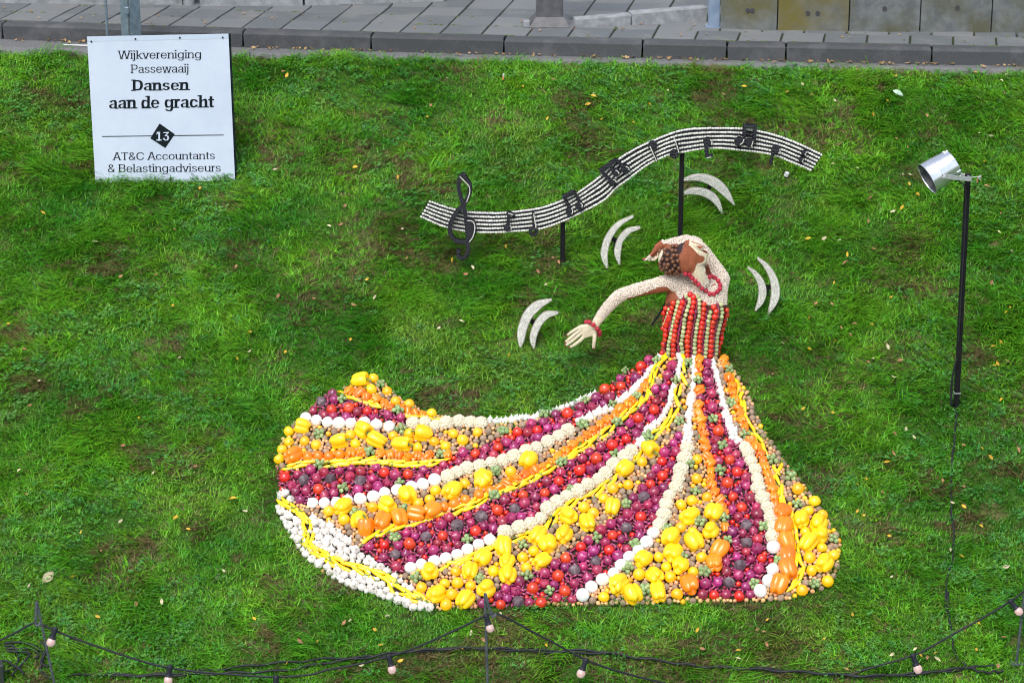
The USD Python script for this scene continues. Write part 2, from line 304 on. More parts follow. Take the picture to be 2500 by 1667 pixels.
def pick(P, r):
    """Indices of a subset of P no two of which are nearer than r (first come first kept)."""
    t = cKDTree(P); alive = np.ones(len(P), bool); keep = []
    nb = t.query_ball_point(P, r)
    for i in range(len(P)):
        if alive[i]:
            keep.append(i); alive[nb[i]] = False
    return np.array(keep)
GLYPHS = {"r":{"W":[287,[[[-14,206,-13,218,53,217,52,205,38,205,36,202,79,31,123,202,121,205,107,205,106,217,179,218,180,206,166,205,164,200,208,31,250,201,248,205,234,205,233,217,300,218,300,205,281,205,278,202,230,22,230,13,244,12,244,1,171,1,172,13,185,13,187,16,143,181,100,17,102,13,116,12,116,1,43,0,42,12,56,13,58,16,11,194,6,205]]]],"i":[64,[[[-1,1,0,13,18,15,18,139,0,141,-1,153,45,154,46,15,64,13,65,1]],[[-1,206,0,218,45,218,49,198,38,188,26,188,16,196,14,205]]]],"j":[64,[[[-1,217,45,218,49,198,38,188,26,188,16,196,14,205,-1,206]],[[-9,-55,-9,-43,10,-40,18,-27,18,139,0,141,-1,153,45,154,44,-35,37,-48,23,-58,16,-55]]]],"k":[154,[[[-1,1,0,13,18,15,18,203,0,205,-1,217,45,218,46,85,50,84,75,109,80,120,87,121,114,148,136,149,137,146,85,95,84,83,139,14,170,13,171,1,100,0,99,12,112,15,88,46,79,50,74,63,63,75,46,60,46,15,64,13,65,1]]]],"v":[155,[[[-12,142,-11,154,55,153,55,142,41,141,40,136,78,31,116,137,114,141,101,142,101,153,167,153,166,141,143,139,128,100,127,90,98,17,100,13,112,12,111,0,43,1,43,12,55,13,57,17,13,137,9,141]]]],"e":[162,[[[10,71,13,99,21,123,29,135,53,148,72,153,101,151,127,137,146,109,152,82,151,74,37,73,38,53,45,34,55,23,71,16,98,17,112,24,123,41,145,41,141,29,129,16,112,6,92,1,66,2,31,16,21,30],[38,87,123,86,124,103,117,121,105,133,86,139,70,138,54,131,43,117,38,103]]]],"r":[99,[[[-1,1,0,13,18,15,18,139,0,141,-1,153,92,154,92,135,73,136,60,131,50,120,46,108,46,15,64,13,65,1],[45,140,44,132,47,131,52,140]]]],"n":[166,[[[-1,1,0,13,18,15,18,139,0,141,-1,153,44,155,47,132,62,145,82,152,106,151,118,146,124,148,130,144,139,133,147,111,148,15,166,13,167,1,101,1,102,13,120,15,120,106,114,125,105,133,91,138,74,137,61,132,51,120,46,105,46,15,64,13,65,1]]]],"g":[171,[[[10,72,11,92,20,124,32,140,62,152,85,153,105,147,124,131,128,155,152,155,153,-9,142,-39,130,-50,124,-49,94,-58,57,-55,34,-43,25,-33,22,-21,45,-21,55,-37,71,-44,96,-44,112,-37,124,-18,125,24,107,10,92,4,67,3,52,7,32,16,22,28],[39,60,46,37,61,22,76,17,88,17,107,24,122,44,127,68,126,99,116,123,104,133,87,139,72,138,57,132,46,120,40,105]]]],"P":[184,[[[2,12,21,15,21,203,3,205,2,217,49,218,52,213,111,213,155,201,169,182,175,156,169,122,162,110,151,100,145,101,118,91,50,89,50,15,68,13,68,0,3,0],[50,107,107,105,123,109,135,116,145,132,147,141,146,168,138,184,123,194,107,198,51,198]]]],"a":[157,[[[11,42,15,61,29,75,55,84,101,90,111,98,109,123,95,137,72,140,61,137,48,129,41,114,18,114,17,119,23,130,39,144,61,152,88,153,109,147,116,149,129,138,138,118,139,15,157,13,158,1,112,0,110,23,97,11,84,5,45,5,21,19],[40,33,46,22,58,17,77,16,94,21,105,31,110,43,111,80,66,73,49,67,39,54]]]],"s":[144,[[[19,23,13,41,37,41,47,21,66,14,91,17,101,23,106,33,106,50,98,62,44,77,22,92,14,114,20,130,30,141,55,152,81,153,106,145,121,132,128,119,127,113,105,113,99,129,90,136,78,140,58,138,45,129,42,122,42,103,48,93,64,86,106,76,127,61,133,48,133,37,128,25,117,13,90,2,51,3,29,13]]]],"w":[228,[[[-13,142,-12,154,54,153,53,141,39,141,37,138,67,31,96,137,94,141,80,142,80,153,147,154,148,142,134,141,132,138,161,31,191,138,189,141,176,141,175,153,241,153,240,141,218,140,207,105,181,16,183,13,196,12,195,0,128,1,128,12,141,13,143,17,114,120,85,18,87,13,100,12,100,1,33,0,32,12,45,13,47,17,12,135,8,141]]]],"A":[198,[[[-15,12,7,13,12,20,77,203,62,205,61,217,137,218,138,206,123,205,124,196,187,18,191,13,212,13,213,1,145,0,144,12,157,13,159,16,145,56,136,59,133,64,65,64,62,59,55,59,39,18,40,13,53,12,52,0,-14,0],[64,80,135,81,100,192,97,189,89,157,63,85]]]],"T":[184,[[[7,185,8,218,17,218,20,213,76,213,79,218,106,218,109,213,164,213,167,218,177,217,176,184,166,185,164,198,107,196,107,15,125,13,125,0,59,1,60,13,78,15,78,197,20,198,18,185]]]],"C":[217,[[[13,101,20,155,32,179,61,202,86,213,125,216,153,209,171,199,185,186,202,156,201,151,177,151,168,172,153,188,129,198,107,199,89,195,72,186,59,173,48,152,42,124,44,79,53,53,77,28,106,18,133,20,149,27,162,37,177,66,202,65,199,53,186,32,165,14,145,5,125,1,96,2,72,9,55,19,36,33,29,43,20,62]]]],"c":[158,[[[10,71,12,95,23,126,32,137,62,150,93,152,114,146,136,129,146,111,145,107,123,107,109,130,94,137,77,138,56,130,42,109,38,93,39,54,47,33,60,21,78,15,94,16,106,21,115,30,122,46,146,45,143,35,131,19,102,3,67,2,32,16,21,31]]]],"o":[166,[[[10,71,12,95,25,129,34,138,72,152,99,151,134,137,144,123,156,78,150,46,136,18,112,6,92,1,59,4,32,16,21,31],[39,59,47,34,60,21,72,16,88,15,108,22,121,38,128,63,127,97,117,122,104,133,89,138,72,137,55,129,46,117,39,99]]]],"u":[166,[[[-1,142,0,154,46,153,47,41,60,21,86,16,100,20,111,28,120,52,120,139,102,141,101,153,146,155,148,15,166,13,167,1,103,0,100,8,88,3,66,2,48,8,42,6,36,10,23,28,18,48,18,139],[117,23,112,13,120,13,121,22]]]],"t":[96,[[[2,137,3,149,30,151,30,196,56,197,58,150,89,148,88,136,58,134,58,28,61,21,69,18,88,18,88,5,60,6,57,2,52,2,35,14,30,28,30,134]]]],"d":[171,[[[10,71,11,91,20,123,32,139,62,151,85,152,107,145,125,130,125,203,107,205,106,217,152,218,153,15,171,13,172,1,108,0,106,8,85,2,62,3,50,7,32,15,24,24],[39,59,46,36,60,22,72,17,87,16,107,23,119,37,127,62,125,102,117,121,101,134,87,138,68,136,56,130,46,118,39,100],[126,25,116,13,125,13]]]],"B":[191,[[[2,12,21,15,21,203,3,205,2,217,49,218,52,213,112,213,152,204,162,194,168,179,172,164,171,152,162,129,148,118,137,119,136,110,147,105,157,106,172,91,180,58,168,23,154,12,149,14,124,6,52,5,49,0,3,0],[51,21,111,20,139,29,146,37,151,51,151,71,144,89,134,97,117,103,51,104],[50,120,109,118,130,125,139,136,143,148,143,168,137,184,115,197,51,198]]]],"l":[71,[[[-1,206,0,218,46,217,46,27,52,19,66,18,69,13,85,13,85,0,17,1,17,12,22,15,18,28,18,203]]]],"&":[184,[[[10,54,12,69,19,82,53,114,52,124,36,145,28,163,28,178,35,194,52,209,73,215,96,214,117,205,131,189,135,176,134,167,121,143,91,120,90,110,134,56,141,66,148,97,152,97,155,92,170,91,166,66,153,41,153,34,173,9,173,5,149,4,136,22,124,13,101,4,70,2,54,5,36,13,25,22,14,39],[38,69,42,36,52,25,75,16,100,20,119,34,117,47,69,102,51,90,41,77],[56,157,69,133,74,129,78,130,101,149,106,159,107,182,104,190,96,197,85,201,66,197,55,180]]]]},"b":{"D":[211,[[[-18,17,15,20,15,198,-17,200,-17,218,64,218,67,210,116,209,143,201,146,206,151,206,178,185,188,171,199,145,203,105,195,61,182,38,170,25,151,12,146,12,143,17,116,9,67,8,64,0,-17,0],[65,36,101,34,116,37,136,48,146,63,153,99,153,119,146,155,136,170,116,181,101,184,65,182]]]],"a":[169,[[[10,38,10,48,15,60,27,72,46,80,97,87,107,96,106,119,96,129,71,129,62,123,58,113,19,113,24,127,36,138,56,147,74,150,106,149,108,155,114,155,137,144,152,122,154,20,186,18,187,1,108,0,106,26,93,13,77,6,46,6,21,18],[55,33,61,24,71,21,96,26,107,44,107,76,73,71,59,65,54,56]]]],"n":[178,[[[-19,1,-18,18,14,20,14,134,-18,136,-18,154,113,154,115,157,124,157,144,153,145,147,159,128,163,114,164,20,196,18,196,0],[63,19,116,20,115,106,111,116,99,124,78,123,64,108],[63,136,64,127,70,134]]]],"s":[159,[[[12,104,13,116,19,127,32,139,51,146,55,156,59,155,61,149,98,149,122,141,138,128,144,113,105,113,96,129,75,133,64,129,59,121,59,100,70,90,116,81,138,71,151,52,147,34,130,16,100,5,62,5,37,13,19,27,13,41,54,41,57,32,66,24,87,21,102,29,104,54,92,64,63,70,59,69,58,63,54,63,52,72,26,83,18,91]]]],"e":[170,[[[8,74,10,91,22,126,36,141,49,149,53,149,56,144,76,149,95,149,127,139,151,116,160,96,163,80,162,73,54,72,57,42,64,31,78,24,102,25,112,30,120,41,155,40,148,28,135,17,119,9,97,4,77,4,57,9,49,4,36,12,20,31],[55,87,116,86,117,110,102,127,92,130,74,128,56,110]]]],"d":[182,[[[8,74,18,123,26,136,44,151,55,154,58,148,92,148,119,131,119,198,87,200,87,218,167,217,167,20,199,18,199,0,14,0,13,17,25,20,18,31],[57,60,64,38,79,28,97,28,113,39,121,60,121,87,118,106,106,123,93,128,83,128,74,125,64,117,56,94],[113,19,120,19,120,28,117,28]]]],"g":[182,[[[8,75,19,125,26,136,44,151,55,154,58,148,92,148,105,142,119,129,123,155,166,155,167,-3,162,-25,153,-40,139,-52,126,-58,121,-58,118,-52,101,-55,69,-54,36,-41,22,-25,23,-21,60,-21,66,-30,83,-37,108,-33,117,-22,120,-11,120,29,96,11,83,8,58,10,55,4,50,4,36,12,21,28],[57,63,62,44,76,32,93,30,112,40,120,57,122,90,119,106,109,122,97,128,83,129,73,126,63,117,56,96]]]],"r":[115,[[[-19,1,-18,18,14,20,14,134,-18,136,-19,153,111,154,112,124,88,123,75,118,66,108,62,95,62,20,94,18,95,1],[61,129,65,129,67,136,60,135]]]],"c":[169,[[[8,75,10,92,22,127,36,142,51,151,55,151,58,146,97,150,121,144,137,135,149,123,158,107,157,103,116,103,111,117,93,128,83,128,71,123,60,109,56,93,57,55,62,40,74,29,93,26,103,30,112,39,117,52,158,51,155,40,143,24,131,15,109,6,77,4,58,8,55,3,51,3,40,9,20,31]]]],"h":[178,[[[-19,1,-18,18,14,20,14,198,-18,200,-19,217,61,218,62,127,86,146,113,150,115,157,128,156,144,148,156,134,163,114,164,20,196,18,197,1],[63,19,116,20,115,106,111,116,99,124,78,123,64,108]]]],"t":[115,[[[2,127,3,147,29,149,30,197,77,195,77,148,109,146,108,126,77,124,77,38,79,32,86,29,108,29,108,8,79,8,76,0,70,0,49,5,37,14,29,35,29,124]]]],"1":[193,[[[27,9,28,31,80,33,80,178,73,177,30,151,30,177,63,198,41,200,40,217,127,218,128,33,172,31,173,9,130,8,127,0,81,0,78,8]]]],"3":[193,[[[13,60,14,64,57,64,60,50,67,37,79,29,90,26,109,28,120,34,131,56,130,87,119,103,97,110,61,111,62,124,109,168,110,185,24,186,24,210,168,209,168,188,112,134,114,119,129,118,131,124,136,125,159,114,162,103,175,84,178,74,176,53,157,16,136,3,132,3,130,8,84,4,63,8,47,15,27,32]]]]},"cap":218}
# ------------------------------------------------------------------ the setting: bank, road, kerb, pavement, walls
soil = mat('soil', (0.022, 0.050, 0.010), (0.050, 0.115, 0.016), scale=70, detail=5, ramp=(0.36, 0.64), rough=0.95, bump=1.0, bscale=120, spec=0.1, c3=(0.110, 0.085, 0.040), s3=2.2, ramp3=(0.56, 0.68))
xs = np.unique(np.concatenate([np.linspace(-60, -6, 20), np.linspace(-6, 6, 121), np.linspace(6, 60, 20)]))
ys = np.unique(np.concatenate([np.linspace(-60, -4, 16), np.linspace(-4, 6, 121), np.linspace(6, 90, 24)]))
gx, gy = np.meshgrid(xs, ys)
gz = ground(gx, gy)
gv = np.stack([gx, gy, gz], -1).reshape(-1, 3)
nx_ = len(xs)
i0 = (np.arange(len(ys) - 1)[:, None] * nx_ + np.arange(nx_ - 1)[None]).ravel()
gf = np.stack([i0, i0 + 1, i0 + 1 + nx_, i0 + nx_], 1)
obj('ground', (gv, gf), soil, smooth=True, kind='structure', label='sloping grassy canal bank rising to the street')

asphalt = mat('asphalt', (0.085, 0.085, 0.09), (0.13, 0.13, 0.13), scale=180, rough=0.85, bump=0.5, bscale=300)
kerb_m = mat('kerb_stone', (0.030, 0.032, 0.036), (0.050, 0.053, 0.057), scale=160, detail=5, rough=0.85, bump=0.35, bscale=260, rnd=0.12, c3=(0.085, 0.085, 0.090), s3=5, ramp3=(0.5, 0.8))
tile_m = [mat('paving_%d' % i, c, tuple(1.18 * x for x in c), scale=90, detail=5, rough=0.85, bump=0.3, bscale=240, c3=(0.145, 0.145, 0.138), s3=3.3, ramp3=(0.5, 0.75))
          for i, c in enumerate([(0.094, 0.102, 0.108), (0.112, 0.118, 0.122), (0.080, 0.088, 0.094)])]
concrete = mat('concrete', (0.16, 0.17, 0.18), (0.24, 0.25, 0.26), scale=14, detail=6, rough=0.85, bump=0.3, bscale=120, c3=(0.10, 0.105, 0.105), s3=6, ramp3=(0.52, 0.75))
panel_ms = [mat('mossy_concrete_%d' % i, (0.075, 0.085, 0.088), (0.125, 0.132, 0.13), scale=10, detail=6, rough=0.9, bump=0.35, bscale=110, c3=c3, s3=s3, ramp3=rp)
            for i, (c3, s3, rp) in enumerate([((0.078, 0.074, 0.028), 3.0, (0.40, 0.66)), ((0.100, 0.084, 0.018), 2.4, (0.32, 0.62)), ((0.065, 0.066, 0.040), 3.2, (0.45, 0.65))])]
white_paint = mat('road_paint', (0.6, 0.6, 0.6), (0.75, 0.75, 0.75), scale=60, rough=0.7)
sand_m = mat('joint_sand', (0.018, 0.018, 0.014), (0.018, 0.035, 0.006), scale=12, rough=0.95)

ZROAD = ZR + 0.004
kb_px = [(-420, 80)] + K1((0, 250), (556, 274), (1470, 296)) + [(700, 120), (900, 127)] + K2((1125, 354), (2008, 375)) + K3((455, 388), (832, 393), (1760, 412), (2352, 421)) + [(2950, 172)]
kb = on_level(kb_px, ZROAD)
kb = kb[np.argsort(kb[:, 0])]
kx, ky = kb[:, 0], kb[:, 1]
fit = np.poly1d(np.polyfit(kx, ky, 3))
kerb_y = lambda x: fit(np.clip(x, kx[0], kx[-1])) + np.polyval(np.polyder(fit), np.where(x < kx[0], kx[0], kx[-1])) * (x - np.clip(x, kx[0], kx[-1])) * 1.0
rx = np.linspace(-9, 9, 60)
edge_y = EL[1] + (rx - EL[0]) * (ER[1] - EL[1]) / (ER[0] - EL[0]) + 0.02
rv, rf = [], []
for i, x in enumerate(rx):
    e_ = min(edge_y[i], kerb_y(x) - 0.05)
    rv += [(x, e_ - 0.12, ZROAD - .10), (x, e_, ZROAD), (x, kerb_y(x) + 0.03, ZROAD)]
    if i:
        rf += [(3 * i - 3 + k, 3 * i + k, 3 * i + 1 + k, 3 * i - 2 + k) for k in (0, 1)]
obj('road', (np.array(rv), np.array(rf)), asphalt, kind='structure', label='narrow strip of asphalt road between grass and kerb')
wl = on_level(K1((400, 283), (620, 290), (620, 296), (400, 289)), ZROAD + 0.004)
obj('road_marking', (wl, np.array([[3, 2, 1, 0]])), white_paint, kind='structure', label='short white painted line on the road beside the sign')

def kerb_dir(x):
    t = np.array([1.0, kerb_y(x + .01) / .02 - kerb_y(x - .01) / .02, 0.0]); t /= np.linalg.norm(t)
    return t, np.array([-t[1], t[0], 0.0])
KH = 0.118
joints_px = [-640, -310, 8, 300, 594, 906, 1230, 1568, 1774, 1918, 2273, 2630, 2980]
jx = []
for p in joints_px:
    q = on_level([(p, np.interp(p, [0, 594, 1230, 1568, 1918, 2500], [95, 116, 136, 144, 151, 161]))], ZROAD)[0]
    jx.append(q[0])
kerb = custom(UsdGeom.Xform.Define(stage, '/World/kerb').GetPrim(), kind='structure', label='row of dark grey kerb stones along the street edge')
for a, b in zip(jx[:-1], jx[1:]):
    A, B = np.array([a + .004, kerb_y(a + .004), ZR - 0.02]), np.array([b - .004, kerb_y(b - .004), ZR - 0.02])
    A[2] += random.uniform(-.004, .004)
    obj('kerb_stone', block(A, B, kerb_dir((a + b) / 2)[1], 0.13, KH + 0.022, bev=0.018), kerb_m, kerb)

ZP = ZR + KH                                                   # pavement level
pave = custom(UsdGeom.Xform.Define(stage, '/World/pavement').GetPrim(), kind='structure', label='grey paved footpath behind the kerb')
pv, pf = [], []
for i, x in enumerate(rx):
    t, w = kerb_dir(x)
    pv += [(x, kerb_y(x) + 0.12, ZP - 0.012), (x + 30 * w[0], kerb_y(x) + 40, ZP - 0.012)]
    if i:
        pf.append((2 * i - 2, 2 * i, 2 * i + 1, 2 * i - 1))
obj('joint_sand', (np.array(pv), np.array(pf)), sand_m, pave)
joint_px = [-640 + 101 * i for i in range(8)] + [105, 205, 300, 380, 470, 565, 663, 763, 863, 962, 1062, 1165, 1277, 1378] + [1480 + 104 * i for i in range(15)]
for r in range(9):
    y0, y1 = 0.135 + r * 0.302, 0.135 + r * 0.302 + 0.297
    for c in range(len(joint_px) - 1):
        xa, xb = (on_level([(joint_px[c + k], 100 if joint_px[c + k] > 0 else 70)], ZP)[0][0] for k in (0, 1))
        if joint_px[c] > 1500 and r % 2:
            xa, xb = xa + (0.15 if joint_px[c] > 1590 else 0), xb + 0.15
        qs = []
        for x in (xa + 0.007 + abs(rng.normal(0, .002)), xb - 0.007):
            t, w = kerb_dir(x)
            w = w + np.array([0.07, 0, 0])
            for yy in (y0, y1):
                qs.append(np.array([x, kerb_y(x), 0]) + w * yy)
        qs = np.array(qs)
        if joint_px[c] > 1660 and y1 > 0.80 or joint_px[c] > 1360 and joint_px[c] < 1480 and r == 1 and False:
            continue
        if 1277 <= joint_px[c] < 1378 and r in (0, 1, 2):        # the post's own opening
            pass
        dz = rng.normal(0, 0.0022, 4)
        top = qs.copy(); top[:, 2] = ZP + dz
        cen = top.mean(0); top2 = cen + (top - cen) * 0.985; top1 = top - np.array([0, 0, 0.004])
        bot = top - np.array([0, 0, 0.03])
        obj('paving_tile', trimesh.convex.convex_hull(np.vstack([top2, top1, bot])), tile_m[rng.integers(3)], pave)

# concrete building foot at the left, in three lengths with a pipe between them
dark_m = mat('dark_recess', (0.03, 0.03, 0.035), rough=0.8)
plinth = thing('building', 'pale concrete foot of a building along the back of the pavement', 'building')
for i, (p, q, h) in enumerate((((-500, 2), (446, 13), 2.6), ((487, 15), (740, 15), 2.6), ((744, 14), (1085, 4), 0.10))):
    A, B = on_level([p, q], ZP)
    w = np.cross([0, 0, 1], B - A)
    obj('wall', block(A - [0, 0, .02], B - [0, 0, .02], w, 0.35, h, bev=0.01), concrete, plinth)
A, B = on_level([(735, 3), (1180, -8)], ZP)
obj('wall', block(A - [0, 0, .02], B - [0, 0, .02], np.cross([0, 0, 1], B - A), 0.3, 2.6), panel_ms[2], plinth)
A = on_level([(459, 15)], ZP)[0] + [0, 0.06, 0]
obj('drain_pipe', tube([A, A + [0, 0, 2.6]], 0.045, 12), mat('zinc_pipe', (0.28, 0.29, 0.30), rough=0.5, metallic=0.5), plinth)

# mossy retaining wall at the right
wall = thing('retaining_wall', 'mossy concrete panel wall with tie holes above the pavement', 'wall')
wj = [1757, 1897, 2072, 2245, 2419, 2595, 2770]
wy = [70, 75.5, 77.5, 78.5, 79.5, 80.5, 81.5]
for i in range(6):
    A, B = on_level([(wj[i] + .8, wy[i]), (wj[i + 1] - .8, wy[i + 1])], ZP)
    w = np.cross([0, 0, 1], B - A); w = w / np.linalg.norm(w)
    off = random.uniform(-0.006, 0.006) * w
    pn = obj('panel', block(A + off - [0, 0, .03], B + off - [0, 0, .03], w, 0.12, 1.5, bev=0.008), panel_ms[[0, 1, 2, 2, 2, 0][i]], wall)
    for fx, fz in {0: ((.48, .14), (.56, .14)), 1: ((.42, .13), (.56, .13)), 2: ((.49, .17),), 3: ((.51, .18),)}.get(i, ()):
        c = A + (B - A) * fx + [0, 0, fz] + off - w * 0.002
        d = trimesh.creation.cylinder(0.017, 0.006, sections=14)
        d.apply_transform(mat4(frame(-w), c))
        obj('tie_hole', d, dark_m, pn)

steel_blue = mat('blue_steel', (0.12, 0.17, 0.24), (0.16, 0.21, 0.28), scale=12, rough=0.5, spec=0.4)
A, B = on_level([(1730, 68), (1757, 68)], ZP)
post = thing('steel_post', 'blue grey square steel post at the end of the mossy wall', 'post', loc=(A + B) / 2 + [0, 0.04, 0])
obj('shaft', box(np.linalg.norm(B - A), 0.085, 2.4, 0.004), steel_blue, post)
obj('base_plate', box(0.12, 0.12, 0.008), steel_blue, post)

iron = mat('cast_iron', (0.050, 0.050, 0.056), (0.075, 0.075, 0.08), scale=18, detail=5, rough=0.55, bump=0.3, bscale=50, c3=(0.16, 0.16, 0.165), s3=7, ramp3=(0.66, 0.72))
A, B = on_level([(1292, 68), (1392, 68)], ZP)
lamp = thing('lamp_post', 'dark square post with a flared foot set in the pavement', 'post', loc=(A + B) / 2 + [0, 0.13, -0.03])
W = np.linalg.norm(B - A)
obj('shaft', box(W * .66, W * .66, 3.0, 0.012), iron, lamp)
q = np.array([(x * s, y * s, z) for x in (-1, 1) for y in (-1, 1) for s, z in ((W / 2, 0), (W / 2, .035), (W * .335, .10))])
obj('flared_foot', trimesh.convex.convex_hull(q), iron, lamp)
obj('soil_pocket', box(W * 1.5, W * 1.15, 0.026), mat('dead_leaf_soil', (0.05, 0.03, 0.02), (0.14, 0.06, 0.03), scale=40, rough=0.95, bump=1), lamp)

A, B, C_ = on_level([(1403, 68), (1541, 62.5), (1727, 52)], ZP)
ramp_ = thing('ramp_edge', 'two pale concrete edging blocks stepping up from the footpath', 'edging')
for a, b, h0, h1 in ((A, B, .07, .088), (B, C_, .098, .112)):
    u = (b - a) / np.linalg.norm(b - a)
    obj('edging_block', block(a + u * .006 - [0, 0, .01], b - u * .004 - [0, 0, .01], np.cross([0, 0, 1], b - a), 0.10, h0, h1, bev=0.006), concrete, ramp_)
A = on_level(K2((1250, 175), (1290, 175)), ZP)
blk = box(np.linalg.norm(A[1] - A[0]), .05, .05, .004); blk.apply_translation(A.mean(0))
obj('loose_stone', blk, concrete, label='small pale loose stone block beside the dark post foot', category='stone')

# ------------------------------------------------------------------ sign board and its post
sign_white = mat('sign_white', (0.385, 0.435, 0.53), (0.42, 0.47, 0.56), scale=3, rough=0.35, c3=(0.36, 0.41, 0.49), s3=9, ramp3=(0.6, 0.8))
ink = mat('sign_ink', (0.004, 0.008, 0.011), rough=0.6, spec=.1)
galv = mat('galvanised', (0.13, 0.175, 0.22), (0.19, 0.24, 0.29), scale=22, detail=5, rough=0.42, metallic=0.55, bump=0.1)
BL, BR = at1(230, 446), at1(577, 439)
ub = BR - BL; Wd = np.linalg.norm(ub); ux = ub / Wd
nface = np.cross(ux, [0, 0, 1.0]); nface /= np.linalg.norm(nface)      # towards the camera
vdir0 = np.array([0, 0, 1.0]) - nface * 0.10
pn_ = np.cross(ux, vdir0)
def on_plane(px, o, n):
    d = rays(px); return CAM + d * (((o - CAM) @ n) / (d @ n))[:, None]
SQ = on_plane(K1((555, 235), (1457, 217), (1502, 1133), (608, 1152)), BL, pn_)      # TL TR BR BL of the face
TL, TR, BR2, BL2 = SQ
ex, ey = TR - TL, BL2 - TL
fn = np.cross(ey, ex); fn /= np.linalg.norm(fn)
if fn @ (CAM - TL) < 0: fn = -fn
K = np.array([TL, TR, BL2])
A2 = np.linalg.inv(np.array([[1457 - 555, 608 - 555], [217 - 235, 1152 - 235]], float))
def S(x, y, h=0.0):
    u, v = A2 @ np.array([x - 555, y - 235.0])
    return TL + ex * u + ey * v + fn * h
sign = thing('sign_board', 'white square sign board with black Dutch lettering and number 13', 'sign')
bot = 1.06
cs = [TL, TR, TR + ey * bot, TL + ey * bot]
bd = trimesh.convex.convex_hull(np.array([c + fn * h for c in cs for h in (0, -0.004)]))
bd2 = trimesh.convex.convex_hull(np.array([c + fn * h + (ex / np.linalg.norm(ex) * .012 * k) for c, k in zip(cs, (0, 1, 1, 0)) for h in (-0.0045, -0.022)]))
obj('face_panel', bd, sign_white, sign)
obj('backing_panel', bd2, ink, sign)
hd = [S(558, 238, .001), S(1456, 220, .001), S(1457, 247, .001), S(559, 267, .001)]
obj('top_strip', (np.array(hd), np.array([[3, 2, 1, 0]])), mat('strip_white', (0.36, 0.42, 0.51), rough=.3), sign)
for x, y in ((583, 266), (865, 250), (1148, 242), (1422, 240)):
    d = trimesh.creation.cylinder(0.006, 0.006, sections=10); d.apply_transform(mat4(frame(fn), S(x, y, .003)))
    obj('screw', d, ink, sign)
def letters(txt, style, x0, x1, yb0, yb1, ytop):
    """Lettering from x0 to x1 on the baseline yb0..yb1, capitals up to ytop (photograph coordinates on the board)."""
    G = GLYPHS[style]; X, polys = 0.0, []
    for ch in txt:
        if ch == ' ':
            X += 72 if style == 'r' else 80; continue
        adv, ps = G[ch]
        for p in ps:
            rings = [[(X + r[i], r[i + 1]) for i in range(0, len(r), 2)] for r in p]
            polys.append(Polygon(rings[0], rings[1:]).buffer(0))
        X += adv
    minx = min(p.bounds[0] for p in polys); maxx = max(p.bounds[2] for p in polys)
    out = []
    for p in polys:
        for g in getattr(p, 'geoms', [p]):
            if g.area < 30: continue
            m = trimesh.creation.extrude_polygon(g, 1.0, engine='earcut')
            v = m.vertices
            f = (v[:, 0] - minx) / (maxx - minx)
            xx = x0 + f * (x1 - x0)
            yb = yb0 + f * (yb1 - yb0)
            yy = yb - v[:, 1] / GLYPHS['cap'] * ((yb0 + yb1) / 2 - ytop)
            v2 = np.array([S(a, b, 0.0008 + 0.0012 * c) for a, b, c in zip(xx, yy, v[:, 2])])
            out.append((v2, m.faces))
    return join(out)
for txt, st, *a in (('Wijkvereniging', 'r', 750, 1284, 376, 370, 321), ('Passewaaij', 'r', 835, 1205, 465, 461, 409), ('Dansen', 'b', 838, 1215, 578, 572, 504),
                    ('aan de gracht', 'b', 697, 1370, 692, 682, 608), ('AT&C Accountants', 'r', 718, 1379, 1021, 1012, 967), ('& Belastingadviseurs', 'r', 690, 1418, 1099, 1092, 1044)):
    obj('lettering', letters(txt, st, *a), ink, sign)
obj('ruled_line', (np.array([S(652, 866.5, .0012), S(1435, 855, .0012), S(1435, 860.5, .0012), S(652, 872, .0012)]), np.array([[3, 2, 1, 0]])), ink, sign)
dm = obj('number_diamond', trimesh.convex.convex_hull(np.array([S(x, y, h) for x, y in ((1022, 785), (1120, 853), (1060, 942), (963, 880)) for h in (.0005, .002)])), ink, sign)
lt = letters('13', 'b', 1002, 1084, 896, 894, 838); lt.vertices += fn * 0.002
obj('number', lt, sign_white, dm)

foot = at1(324, 150)
sp_ = thing('sign_post', 'galvanised steel post standing behind the white sign board', 'post', loc=foot - [0, 0, .3])
bx = box(0.105, 0.105, 3.6, 0.006)
bx.apply_transform(trimesh.transformations.rotation_matrix(math.radians(52), [0, 0, 1]))
obj('shaft', bx, galv, sp_)
seam = box(0.008, 0.004, 3.5); seam.apply_translation([-0.004, -0.0755, 0.05])
obj('seam', seam, mat('seam_dark', (0.05, 0.06, 0.07), rough=0.7), sp_)
clip = box(0.03, 0.02, 0.05, 0.003); clip.apply_translation([-0.012, -0.085, 0.66])
obj('clip', clip, galv, sp_)
rp = at1(264, 140)
obj('cable_rod', tube([rp - [0, 0, .2], rp + [0.01, 0, 1.5], rp + [0.02, 0, 3.0]], 0.0095, 10), galv, label='thin grey rod beside the galvanised sign post', category='rod')
# ------------------------------------------------------------------ bean-covered music staff
bean_w = mat('white_bean', (0.52, 0.51, 0.465), (0.62, 0.61, 0.56), scale=60, rough=0.42, island=0.16, hue=0.012)
bean_k = mat('black_bean', (0.006, 0.0065, 0.011), (0.010, 0.0105, 0.016), scale=60, rough=0.28, island=0.3, spec=0.6)
board_k = mat('black_board', (0.006, 0.006, 0.008), rough=0.7, spec=.15)
board_w = mat('pale_board', (0.30, 0.28, 0.24), (0.36, 0.34, 0.30), scale=60, rough=0.8)
pole_k = mat('black_pole', (0.005, 0.005, 0.006), (0.008, 0.008, 0.009), scale=10, rough=0.5, spec=.15)

